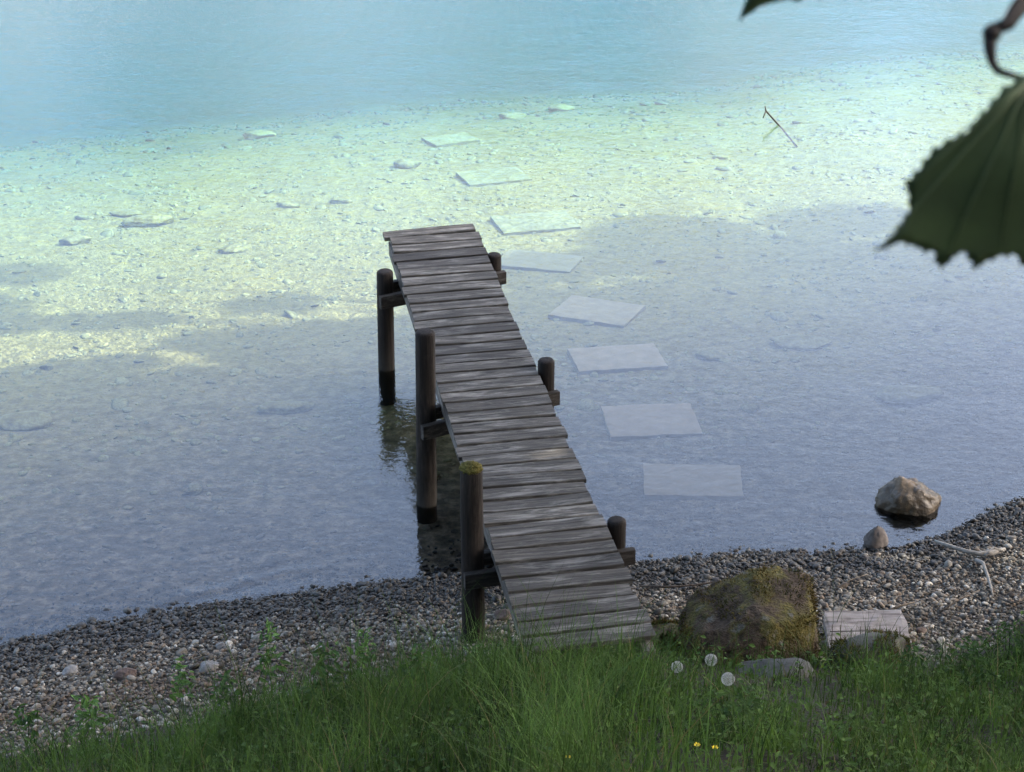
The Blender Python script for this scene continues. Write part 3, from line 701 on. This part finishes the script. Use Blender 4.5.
# ------------------------------------------------------------------ vegetation
def leafmat(name, stops, gloss=.5, transl=.35):
    m = NT(name); t = m.attr('tint', 'Color')
    m.fin(t, gloss, None, .12)
    tr_ = m.n('ShaderNodeBsdfTranslucent', {'Color': m.mix(1.0, t, (1.3, 1.35, .6), 'MULTIPLY')}).outputs[0]
    mx_ = m.n('ShaderNodeMixShader', {0: transl, 1: m.bsdf.outputs[0], 2: tr_}).outputs[0]
    m.link(mx_, m.out.inputs['Surface']); return m.m
grass_mat = leafmat('grass_blades', None, .75); weed_mat = leafmat('weed_leaves', None, .75, .3)
def blades(base, length, width, lean, az, tint, seg=5, droop=1.0):
    n = len(base); t = np.linspace(0, 1, seg)
    d = np.c_[np.cos(az), np.sin(az)]
    out = np.zeros((n, seg, 2, 3)); face = az + math.pi / 2 + rng.normal(0, .5, n)
    sd = np.c_[np.cos(face), np.sin(face)]
    for k, tt in enumerate(t):
        hor = lean * length * (tt ** 2) * droop; ver = length * tt * np.sqrt(np.clip(1 - (lean * tt * .75) ** 2, .05, 1))
        w_ = width * (1 - tt ** 1.6) * .5 + .0002
        c = base + np.c_[d * hor[:, None], ver]
        out[:, k, 0] = c; out[:, k, 1] = c
        out[:, k, 0, :2] -= sd * w_[:, None]; out[:, k, 1, :2] += sd * w_[:, None]
    idx = np.arange(n)[:, None] * seg * 2
    f = [np.stack([idx[:, 0] + 2 * k, idx[:, 0] + 2 * k + 1, idx[:, 0] + 2 * k + 3, idx[:, 0] + 2 * k + 2], -1) for k in range(seg - 1)]
    col = np.repeat(tint, seg * 2, 0)
    return out.reshape(-1, 3), np.concatenate(f), col
def b_of(x): return bank_s(x)
def dens(x, y):
    """grass cover of the bank 0..1"""
    s = s_of(x, y) - bank_s(x)
    e = .22 * np.array([fbm(a * 1.6, b * 1.6, 2.2) for a, b in zip(x, y)])
    base = sm(-.10, .45, s + e)
    clump = np.clip(.75 + 1.0 * np.array([fbm(a * 2.3, b * 2.3, 6.6) for a, b in zip(x, y)]), .2, 1)
    left = 1 - .55 * sm(-1.9, -2.6, x) if False else np.where(x < -1.9, .45, 1.0)
    thin = 1 - .6 * ((x > .8) & (x < 2.1) & (s - b_of(x) < .8))
    return base * clump * left * thin
N = 165000
x = rng.uniform(-5.6, 6.0, N); y = rng.uniform(6.3, 13.4, N)
k = rng.uniform(0, 1, N) < dens(x, y)
x, y = x[k], y[k]; n = len(x)
hb = np.array([fbm(a * 1.1, b * 1.1, 12.0) for a, b in zip(x, y)])
edge = s_of(x, y) - bank_s(x)
ln = np.clip(rng.gamma(3.4, .085, n), .07, .72) * (.75 + .9 * np.clip(hb, -.5, .6)) * (.55 + .45 * sm(0, .7, edge))
ln *= np.where((x > .35) & (x < 1.5), .75, 1.0) * np.where(x > 1.5, .72, 1)
tint = np.array([.019, .041, .011]) + rng.uniform(0, 1, n)[:, None] * np.array([.034, .046, .013])
tint *= np.clip(.85 + 1.3 * np.array([fbm(a * 3.1, b * 3.1, 21.0) for a, b in zip(x, y)]) + .5 * hb, .45, 1.9)[:, None]
dry_ = rng.uniform(0, 1, n) < .035; tint[dry_] = np.array([.11, .093, .05]) * rng.uniform(.6, 1.2, dry_.sum())[:, None]
z = np.array([ground_z(a, b) for a, b in zip(x, y)])
V, Fq, cl = blades(np.c_[x, y, z - .01], ln, rng.uniform(.003, .0075, n), rng.uniform(.1, .85, n), rng.uniform(0, 6.28, n), tint)
o = link('grass', np_mesh('grass', V, Fq, True, {'tint': cl}), grass_mat); tag(o, 'long uncut green grass on the bank', 'grass', kind='stuff')
# low leafy ground cover and dead litter
def leaf_cards(c, size, tint, flat=.5, asp=.55):
    """folded pointed leaves: 6 vertices each"""
    n = len(c); d = rng.normal(0, 1, (n, 3)); d[:, 2] *= flat; d /= np.linalg.norm(d, axis=1)[:, None]
    up = np.tile([0, 0, 1.], (n, 1)) + rng.normal(0, .45, (n, 3)); sd = np.cross(d, up); sd /= np.linalg.norm(sd, axis=1)[:, None]; nn = np.cross(sd, d)
    s1 = size[:, None]; w_ = s1 * asp * .5
    v_ = np.stack([c, c + d * s1 * .38 + sd * w_ + nn * s1 * .10, c + d * s1 * .42, c + d * s1 * .38 - sd * w_ + nn * s1 * .10, c + d * s1 * .75 + sd * w_ * .62 + nn * s1 * .05, c + d * s1 * .78 - nn * s1 * .03, c + d * s1 * .75 - sd * w_ * .62 + nn * s1 * .05, c + d * s1 - nn * s1 * .1], 1)
    b = np.arange(n)[:, None] * 8
    f3 = np.concatenate([b + np.array([[0, 2, 1]]), b + np.array([[0, 3, 2]]), b + np.array([[4, 5, 7]]), b + np.array([[5, 6, 7]])])
    f4 = np.concatenate([b + np.array([[1, 2, 5, 4]]), b + np.array([[2, 3, 6, 5]])])
    return v_.reshape(-1, 3), f3, f4, np.repeat(tint, 8, 0)
N = 90000
x = rng.uniform(-5.6, 6.0, N); y = rng.uniform(6.4, 13.2, N)
k = rng.uniform(0, 1, N) < dens(x, y) * .9; x, y = x[k], y[k]; n = len(x)
z = np.array([ground_z(a, b) for a, b in zip(x, y)]) + np.abs(rng.normal(0, .075, n)) + .01
tint = np.array([.026, .054, .014]) + rng.uniform(0, 1, n)[:, None] * np.array([.038, .054, .014])
br_ = rng.uniform(0, 1, n) < .10; z[br_] = np.array([ground_z(a, b) for a, b in zip(x[br_], y[br_])]) + .015; tint[br_] = np.array([.055, .036, .02]) * rng.uniform(.4, 1.3, br_.sum())[:, None]
V, f3, f4, cl = leaf_cards(np.c_[x, y, z], rng.uniform(.014, .05, n), tint)
o = link('ground_cover', np_mesh('ground_cover', V, [f3, f4], False, {'tint': cl}), weed_mat); tag(o, 'small leafy ground cover and dead leaves between the grass', 'ground cover', kind='stuff')

def weed(px, py, h, nl, ls, label, col=(.065, .115, .035), cat='weed', lean=0.0, name='leafy_weed', bushy=1.0):
    q = gpt(px, py); e = empty(name, q); tag(e, label, cat)
    bm = bmesh.new(); pts = []
    for k in range(6):
        t = k / 5; pts.append(Vector((lean * h * t * t + .012 * math.sin(px + 5 * t), .02 * math.sin(py + 3 * t), h * t)))
    tube_bm(bm, pts, [.0045, .004, .0036, .003, .0024, .0012], 6)
    st = bm_mesh('stem', bm); a = st.attributes.new('tint', 'FLOAT_COLOR', 'POINT')
    a.data.foreach_set('color', np.tile([col[0] * .8, col[1] * .8, col[2] * .8, 1], len(st.vertices)).astype(np.float32))
    link('stem', st, weed_mat, e)
    t = rng.uniform(.22, 1, nl) ** .75; base = np.array([pts[0].lerp(pts[-1], v_)[:] for v_ in t]); base[:, 0] = lean * h * t * t
    a = rng.uniform(0, 6.28, nl); rr = rng.uniform(.02, .10, nl) * bushy * (1.15 - .75 * t)
    base += np.c_[np.cos(a) * rr, np.sin(a) * rr, rng.normal(0, .012, nl)]
    tint = np.array(col) * rng.uniform(.65, 1.35, nl)[:, None] * (.75 + .5 * t)[:, None]
    V, f3, f4, cl = leaf_cards(base, ls * rng.uniform(.7, 1.25, nl) * (1.1 - .35 * t), tint, .6, .42)
    link('foliage', np_mesh('foliage', V, [f3, f4], False, {'tint': cl}), weed_mat, e)
    return e
G = (.055, .10, .032); G2 = (.028, .054, .017)
weed(272, 700, .60, 70, .075, 'tall light green weed rising against the left beach, thinnest and tallest there', G)
weed(365, 690, .42, 60, .07, 'light green leafy weed between the left beach and the mossy post', G)
weed(183, 715, .42, 50, .075, 'upright weed with few leaves left of the tallest light green weed', G)
weed(226, 722, .34, 45, .08, 'stubby weed between the two upright weeds on the left bank', G2)
weed(95, 748, .36, 60, .085, 'broad leafed pale weed alone on the brown left bank', G, bushy=1.5)
weed(30, 745, .26, 40, .08, 'low weed at the left edge of the bank', G2, bushy=1.4)
weed(330, 725, .55, 90, .075, 'bushy dark green weed in the thick grass left of the jetty', G2, bushy=1.5)
weed(420, 712, .42, 80, .07, 'bushy weed straight below the mossy post', G2, bushy=1.4)
weed(556, 668, .30, 60, .05, 'small bright weed growing up over the last plank of the jetty', (.06, .088, .022), bushy=1.2)
weed(610, 672, .18, 50, .05, 'low yellowish weed under the right half of the jetty foot', (.06, .08, .022), bushy=1.5)
weed(475, 690, .28, 60, .055, 'low leafy weed left of the jetty foot', G2, bushy=1.3)
weed(965, 700, .40, 110, .055, 'bramble like bush of small leaves right of the dark mossy rock', (.024, .046, .015), bushy=2.2)
weed(1005, 668, .34, 90, .055, 'small leafed bush at the right edge below the driftwood', (.024, .046, .015), bushy=2.2)
weed(912, 690, .28, 70, .055, 'low small leafed weed in front of the dark mossy rock', (.024, .046, .015), bushy=1.8)
weed(740, 735, .26, 50, .06, 'low weed in the grass right of the dandelion clocks', G2, bushy=1.5)
# reed blade against the water
q = gpt(832, 640); V, Fq, cl = blades(np.array([[0, 0, 0.], [.01, .01, 0], [-.012, 0, 0]]), np.array([.95, .45, .38]), np.array([.013, .010, .009]), np.array([.10, .4, .5]), np.array([2.9, .3, 3.0]), np.tile([.03, .045, .025], (3, 1)), 9)
tag(link('reed', np_mesh('reed', V, Fq, True, {'tint': cl}), grass_mat, None, q), 'tall single dark reed blade reaching up over the water behind the mossy boulder', 'reed')

# dandelion clocks and yellow flowers
m = NT('dandelion_fluff'); fluff_mat = m.fin((0.36, 0.36, 0.35), .9, None, .1)
m = NT('flower_stem'); fstem_mat = m.fin((.06, .085, .03), .7, None, .2)
m = NT('seed_core'); core_mat = m.fin((.12, .09, .05), .9, None, .1)
m = NT('yellow_petals'); yel_mat = m.fin((.62, .44, .02), .6, None, .2)
def clock(px, py, r, label, hgt=.32):
    top_ = gpt(px, py, hgt); base = Vector((top_.x + .02, top_.y, ground_z(top_.x + .02, top_.y)))
    e = empty('dandelion_clock', base); tag(e, label, 'dandelion clock'); t = top_ - base
    bm = bmesh.new(); tube_bm(bm, [Vector((0, 0, 0)), t * .5 + Vector((.008, 0, 0)), t], [.0032, .003, .0026], 6); link('stem', bm_mesh('stem', bm), fstem_mat, e)
    bm = bmesh.new(); bmesh.ops.create_icosphere(bm, subdivisions=2, radius=r * .13, matrix=Matrix.Translation(t)); link('seed_core', bm_mesh('seed_core', bm), core_mat, e)
    n = 230; i_ = np.arange(n) + .5; ph = np.arccos(1 - 2 * i_ / n); th = math.pi * (1 + 5 ** .5) * i_
    d = np.c_[np.cos(th) * np.sin(ph), np.sin(th) * np.sin(ph), np.cos(ph)]; vs, fs_ = [], []
    for dd in d:
        D = Vector(dd); a = D.orthogonal().normalized(); b = D.cross(a); b0 = len(vs)
        for k in range(5):
            ang = 2 * math.pi * k / 5; tip = D * r * .96 + (a * math.cos(ang) + b * math.sin(ang)) * r * .20 + D * r * .06
            sd = (a * -math.sin(ang) + b * math.cos(ang)) * r * .022
            vs += [t + D * r * .8, t + tip - sd, t + tip + sd]; fs_.append((b0 + 3 * k, b0 + 3 * k + 1, b0 + 3 * k + 2))
    link('fluff', np_mesh('fluff', np.array([q[:] for q in vs]), np.array(fs_), False), fluff_mat, e)
clock(728, 679, .034, 'dandelion clock standing highest and clearest in the grass under the mossy boulder', .26)
clock(677, 667, .032, 'dandelion clock just right of the jetty foot', .22)
clock(711, 660, .036, 'fuzzy half hidden dandelion clock close under the mossy boulder', .12)
def flower(px, py, label, hgt=.12):
    top_ = gpt(px, py, hgt); base = Vector((top_.x, top_.y, top_.z - hgt)); e = empty('yellow_flower', base); tag(e, label, 'flower')
    bm = bmesh.new(); tube_bm(bm, [(0, 0, 0), (.004, 0, hgt * .5), (0, 0, hgt)], .002, 5); link('stem', bm_mesh('stem', bm), fstem_mat, e)
    bm = bmesh.new()
    for k in range(7):
        a = 2 * math.pi * k / 7; d = Vector((math.cos(a), math.sin(a), .25)); sdv = Vector((-math.sin(a), math.cos(a), 0)) * .006; o_ = Vector((0, 0, hgt))
        q_ = [bm.verts.new(o_ + d * .002), bm.verts.new(o_ + d * .010 + sdv), bm.verts.new(o_ + d * .017), bm.verts.new(o_ + d * .010 - sdv)]; bm.faces.new(q_)
    link('petals', bm_mesh('petals', bm, False), yel_mat, e)
flower(697, 745, 'left one of two tiny yellow flowers low in the grass under the dandelion clocks')
flower(715, 748, 'right one of two tiny yellow flowers low in the grass under the dandelion clocks')
flower(568, 757, 'lone tiny yellow flower low in the grass below the jetty')

# ------------------------------------------------------------------ overhanging leaves close to the camera
m = NT('near_leaf'); v = m.coord(); n1 = m.noise(v, 30, 4)
c = m.mix(m.ramp(n1, [(.35, 0.0), (.65, 1.0)]), (.015, .030, .010), (.024, .044, .014))
m.fin(c, .55, m.bump(m.noise(v, 160, 3), .4, .0006), .35)
tl = m.n('ShaderNodeBsdfTranslucent', {'Color': (.035, .06, .015, 1)}).outputs[0]
m.link(m.n('ShaderNodeMixShader', {0: .22, 1: m.bsdf.outputs[0], 2: tl}).outputs[0], m.out.inputs['Surface']); nleaf_mat = m.m
m = NT('leaf_vein'); vein_mat = m.fin((0.0375, 0.055, 0.02), .6, None, .3)
m = NT('dark_bark_twig'); ntwig_mat = m.fin(m.ramp(m.noise(m.coord(), 200, 3), [(.35, (0.003, 0.00225, 0.00175)), (.7, (0.0075, 0.0055, 0.0045))]), .8, None, .2)
DL = 1.15
n0 = near(1012, 20, DL)
branch = empty('overhanging_branch', n0); tag(branch, 'dark twig with large toothed green leaves hanging close at the top right corner', 'branch')
def big_leaf(outline, centre, dist, tilt, curl=.012):
    """toothed leaf: outline in picture pixels gives its size and shape; the blade is tilted and curled in depth"""
    pts = [near(a, b, dist) for a, b in outline]; cpt = near(*centre, dist)
    bm = bmesh.new(); rings = []
    fw = ray(512, 386)
    def bend(p):
        d = p - cpt; r2 = d.length
        return p + fw * (tilt[0] * d.x + tilt[1] * d.z + curl * math.sin(r2 * 28) * .5 + .25 * r2 * r2 / .1 * curl) - n0
    fr_ = (0, .3, .55, .75, .9, 1.0)
    cv = bm.verts.new(bend(cpt)); prev = None
    for f in fr_[1:]:
        ring_ = []
        for k_, p in enumerate(pts):
            q_ = p if f > .9 else sum((pts[(k_ + d_) % len(pts)] for d_ in range(-6, 7)), Vector()) / 13
            ring_.append(bm.verts.new(bend(cpt.lerp(q_, f))))
        if prev is None:
            for k in range(len(ring_)): bm.faces.new((cv, ring_[k], ring_[(k + 1) % len(ring_)]))
        else:
            for k in range(len(ring_)): bm.faces.new((prev[k], ring_[k], ring_[(k + 1) % len(ring_)], prev[(k + 1) % len(ring_)]))
        prev = ring_
    bmesh.ops.recalc_face_normals(bm, faces=bm.faces)
    o = link('leaf', bm_mesh('leaf', bm), nleaf_mat, branch)
    sd = o.modifiers.new('thickness', 'SOLIDIFY'); sd.thickness = .0006
    bm = bmesh.new()
    base = near(centre[2] if len(centre) > 2 else centre[0], centre[1], dist)
    return o, bend
def teeth(poly, n=3, amp=5):
    out = []
    for (a, b), (c_, d_) in zip(poly, poly[1:] + poly[:1]):
        out.append((a, b)); L_ = math.hypot(c_ - a, d_ - b)
        k = int(L_ / 26)
        for j in range(1, k + 1):
            t = j / (k + 1); nx_, ny_ = (d_ - b) / L_, -(c_ - a) / L_
            s_1 = amp * (1 if j % 2 else -.3)
            out.append((a + (c_ - a) * t + nx_ * s_1, b + (d_ - b) * t + ny_ * s_1))
    return out
LEAF = [(1024, 74), (1010, 84), (995, 95), (985, 108), (975, 119), (966, 132), (955, 138), (941, 145), (929, 153), (921, 166), (912, 177), (904, 184), (908, 192), (912, 206), (907, 219), (899, 231), (888, 242), (875, 251), (890, 247), (903, 241), (915, 243), (924, 246), (933, 251), (939, 247), (946, 262), (951, 267), (957, 258), (966, 250), (973, 249), (979, 257), (987, 267), (994, 260), (1006, 255), (1024, 250), (1040, 262), (1052, 268), (1060, 256), (1080, 252), (1092, 262), (1102, 258), (1108, 246), (1126, 247), (1148, 258), (1168, 254), (1152, 240), (1142, 226), (1136, 206), (1140, 186), (1130, 172), (1122, 158), (1104, 148), (1092, 134), (1078, 120), (1064, 108), (1052, 92), (1038, 80)]
def jag(poly):
    out = []
    for (a, b), (c_, d_) in zip(poly, poly[1:] + poly[:1]):
        L_ = math.hypot(c_ - a, d_ - b); nx_, ny_ = -(d_ - b) / L_, (c_ - a) / L_; k_ = min(3.6, L_ * .24)
        if min(a, c_) < 893: out.append((a, b)); continue
        out += [(a, b), (a + (c_ - a) * .45 - nx_ * 1.2, b + (d_ - b) * .45 - ny_ * 1.2), (a + (c_ - a) * .72 + nx_ * k_, b + (d_ - b) * .72 + ny_ * k_)]
    return out
LEAF = jag(LEAF)
lo, lbend = big_leaf(LEAF, (1018, 165), DL, (.2, -.5))
bm = bmesh.new()
for tip, r_ in (((880, 249), .0011), ((950, 264), .0010), ((906, 187), .0009), ((1055, 265), .0010), ((1160, 254), .0011), ((930, 155), .0007), ((1010, 252), .0007)):
    a = near(1022, 84, DL); b = near(*tip, DL)
    tube_bm(bm, [lbend(a.lerp(b, t)) - ray(512, 386) * .0006 for t in (0, .25, .5, .75, .95)], [r_, r_ * .9, r_ * .7, r_ * .5, r_ * .25], 5)
link('vein', bm_mesh('vein', bm), vein_mat, lo)
TIP = [(740, 20), (746, 14), (753, 11), (760, 5), (772, 1), (790, -3), (800, -1), (812, -8), (822, -4), (836, -16), (850, -34), (858, -60), (850, -84), (830, -92), (812, -84), (800, -90), (790, -74), (778, -62), (770, -44), (760, -28), (752, -12), (745, 2)]
big_leaf(TIP, (800, -40), DL + .12, (.2, -.25))
big_leaf([(x_ + 150, y_ - 270) for x_, y_ in LEAF], (1168, -105), DL + .1, (-.2, .3))
def tw(pts, rad, name='twig'):
    bm = bmesh.new(); tube_bm(bm, [near(a, b, d) - n0 for a, b, d in pts], rad, 9)
    link(name, bm_mesh(name, bm), ntwig_mat, branch)
tw([(1100, -60, DL + .06), (1050, -20, DL + .04), (1018, 8, DL + .02), (1008, 24, DL), (990, 31, DL)], [.009, .0075, .005, .004, .0034])
tw([(983, 31, DL), (987, 32, DL), (993, 34, DL), (1000, 33, DL)], [.0015, .0052, .0056, .003], 'bud')
tw([(990, 36, DL), (990, 50, DL), (992, 62, DL), (998, 71, DL), (1010, 75, DL), (1024, 80, DL)], [.0042, .0034, .0026, .0023, .0020, .0016], 'petiole')
tw([(1050, -20, DL + .04), (960, -60, DL + .08), (860, -70, DL + .12), (835, -60, DL + .12)], [.006, .005, .003, .002])
tw([(1100, -60, DL + .06), (1500, -330, DL + .3), (2600, -900, DL + 1.2)], [.009, .012, .02])

# ------------------------------------------------------------------ shore trees whose shade falls on the water, and trees added to dim skylight
m = NT('tree_bark'); bark_mat = m.fin(m.ramp(m.noise(m.coord((6, 6, 1.5)), 3, 5), [(.3, (.05, .04, .03)), (.7, (.16, .13, .10))]), .95, m.bump(m.noise(m.coord((6, 6, 1.5)), 4, 4), .8, .03), .15)
crown_mat = leafmat('tree_leaves', None, .5, .3)
SHADE = []      # (pixel x, pixel y, radius in metres): where the shade lies on the lake bed
for px_, py_, r_ in [(662, 241, .78), (715, 264, .55), (690, 278, .7), (750, 278, .7), (200, 353, .33), (250, 364, .42), (330, 366, .5), (370, 350, .5), (825, 229, .66), (760, 262, .6), (900, 274, .6), (985, 282, .8), (1065, 282, .8), (605, 276, .55), (548, 282, .5), (505, 292, .5), (640, 330, 1.2), (760, 330, 1.3), (900, 330, 1.3), (1040, 340, 1.3), (500, 345, .8),
                     (275, 304, .30), (345, 347, .42), (410, 352, .6), (298, 352, .42), (228, 350, .32), (138, 317, .24), (90, 317, .22), (12, 272, .4), (-40, 300, .6), (8, 318, .35), (45, 388, .36), (100, 378, .22), (262, 398, .5), (330, 395, .9), (150, 412, .55), (60, 425, .7), (-50, 420, .9), (10, 405, .4), (440, 420, 1.3), (600, 420, 1.4), (760, 420, 1.4), (920, 420, 1.4), (1080, 430, 1.4),
                     (250, 460, 1.1), (110, 480, 1.0), (0, 490, 1.1), (-120, 480, 1.3), (380, 520, 1.3), (560, 520, 1.3), (720, 510, 1.3), (890, 510, 1.3), (1050, 520, 1.3), (230, 560, 1.2), (80, 580, 1.2), (-60, 590, 1.2),
                     (400, 610, 1.2), (560, 620, 1.2), (720, 620, 1.2), (880, 620, 1.2), (1040, 630, 1.2), (240, 660, 1.1), (90, 670, 1.1), (-60, 690, 1.1), (380, 710, 1.1), (540, 715, 1.1), (700, 710, 1.1), (860, 710, 1.1), (1020, 720, 1.1), (180, 770, 1.0), (20, 770, 1.0), (340, 800, 1.0), (500, 800, 1.0), (660, 800, 1.0), (820, 800, 1.0), (980, 800, 1.0)]:
    g = at(px_, py_, -.95 if py_ < 300 else -.7 if py_ < 460 else (-.2 if py_ < 560 else .4)); SHADE.append((g, r_))
FILL = []
for py_ in range(252, 910, 26):
    for px_ in range(-130, 1180, 62):
        lim = 412 if px_ < 215 else 395 if px_ < 330 else 345 if px_ < 520 else 300 if px_ < 740 else 270
        if py_ < lim: continue
        g = at(px_ + random.uniform(-18, 18), py_ + random.uniform(-8, 8), -.9 if py_ < 300 else -.6 if py_ < 460 else (-.2 if py_ < 560 else .4))
        if py_ >= 600:
            for _ in range(12): g = at(px_, py_, min(2.6, ground_z(g.x, g.y)))
        FILL.append((g, .55))
SHADE += FILL
TREES = [((14.2, 12.0), 'leafy shore tree nearest the beach on the right bank, shading the jetty foot'),
         ((15.5, 15.0), 'tallest leafy shore tree on the right bank, leaning out over the water'),
         ((11.5, 8.0), 'leafy tree on the slope right of the camera, shading the bank'),
         ((13.2, 17.2), 'leafy shore tree farthest along the right bank, over the water')]
TREES.append(((9.5, 2.5), 'unseen leafy tree added on the slope beside the viewpoint, shading the overhanging leaves'))  # added out of view to keep the sun off the near leaves
for q_, r_ in [((0, 0, 8.2), 1.3), ((.4, 1.2, 7.9), 1.2), ((-.6, 1.4, 8), 1.0), ((1.4, .6, 8), 1.2), ((0, 6.2, 3), 1.2), ((-2, 6.5, 3), 1.2), ((2, 6.5, 3), 1.2)]: SHADE.append((Vector(q_), r_))
lobes = [[] for _ in TREES]
for g, r_ in SHADE:
    hgt = 8.2 + .25 * max(0, g.x) + random.uniform(-.5, .9)
    if g.z > 2: hgt = g.z + 7.5
    c_ = g + sdir * ((hgt - g.z) / sdir.z)
    k = min(range(len(TREES)), key=lambda i_: (c_.x - TREES[i_][0][0]) ** 2 * .5 + (c_.y - TREES[i_][0][1]) ** 2)
    lobes[k].append((c_, r_))
OVER = [(x_ + random.uniform(-.7, .7), y_ + random.uniform(-.7, .7)) for x_ in (-6.5, -4, -1.5, 1, 3.5, 6) for y_ in (4.5, 7, 9.5, 12, 14)] + [(x_, 16.6) for x_ in (-2, .5, 3, 5.5)]  # high crown lobes added overhead to cut skylight on bed and bank
for x_, y_ in OVER:
    c_ = Vector((x_, y_, 12.5 + random.uniform(-1.2, 1.6))); k = min(range(2, len(TREES)), key=lambda i_: (c_.x - TREES[i_][0][0]) ** 2 + (c_.y - TREES[i_][0][1]) ** 2)
    lobes[2 if x_ > 1 else 4].append((c_, 1.62))
BACK = [((-9.5, 5.0), 'unseen leafy tree added left of the viewpoint to deepen the shade'), ((-6.5, -5.0), 'unseen leafy tree added behind the viewpoint, on its left, to block sky'), ((-1.0, -7.5), 'unseen leafy tree added straight behind the viewpoint to block sky'),
        ((5.0, -6.0), 'unseen leafy tree added behind the viewpoint, on its right, to block sky'), ((11.0, -3.5), 'unseen leafy tree added behind the viewpoint at the far right to block sky')]  # trees added around the viewpoint, blocking sky so grass and near leaf darken
for (tx, ty), lab in BACK:
    TREES.append(((tx, ty), lab)); b_ = []
    for _ in range(13):
        a_ = random.uniform(0, 6.28); d_ = random.uniform(.3, 3.0); b_.append((Vector((tx + d_ * math.cos(a_), ty + d_ * math.sin(a_), 7.6 + random.uniform(0, 9))), random.uniform(1.7, 2.4)))
    lobes.append(b_)
for ((tx, ty), lab), lb in zip(TREES, lobes):
    tz = max(ground_z(tx, ty), 0.0) if s_of(tx, ty) > 0 else ground_z(tx, ty)
    root = empty('unseen_tree', (tx, ty, tz - .1)); tag(root, lab, 'tree', 'trees on the right bank'); o0 = Vector((tx, ty, tz - .1))
    bm = bmesh.new(); hh_ = max(9.5, max(c_.z for c_, _ in lb) - tz - .6); top_ = Vector((-.6, .1, hh_))
    tube_bm(bm, [Vector((0, 0, 0)), Vector((-.05, 0, 1.2)), Vector((-.2, .05, 3.5)), Vector((-.4, .1, 6.5)), top_, top_ + Vector((-.2, .2, 1.5))], [.34, .25, .21, .16, .09, .03], 12)
    for c_, r_ in lb:
        if r_ == .55 and random.random() < .75: continue
        q = c_ - o0; zj = max(2.5, min(8.0, q.z - 1.0 - .25 * math.hypot(q.x, q.y))); st = Vector((-.05 * zj, .01 * zj, zj)); mid = st.lerp(q, .5) + Vector((0, 0, .35))
        tube_bm(bm, [st, mid, q], [.075, .045, .012], 6)
    link('trunk', bm_mesh('trunk', bm), bark_mat, root)
    cs, ss, tt = [], [], []
    for c_, r_ in lb:
        # flattened lobe, wide across the sun's direction
        nl = int((760 if r_ < 1.6 else 260) * r_ * r_ + 120)
        u_ = rng.normal(0, 1, (nl, 3)); u_ /= np.linalg.norm(u_, axis=1)[:, None]; rad_ = r_ * rng.uniform(0, 1, nl)[:, None] ** (1 / 2.6)
        p_ = np.array((c_ - o0)[:]) + u_ * rad_ * np.array([1, 1, .8]); cs.append(p_); ss.append(rng.uniform(.13, .24, nl) * (1.5 if r_ > 1.6 else 1)); tt.append(np.array([.045, .085, .025]) * rng.uniform(.6, 1.4, nl)[:, None])
    V, f3, f4, cl = leaf_cards(np.vstack(cs), np.concatenate(ss), np.vstack(tt), .7, .8)
    link('crown', np_mesh('crown', V, [f3, f4], False, {'tint': cl}), crown_mat, root)
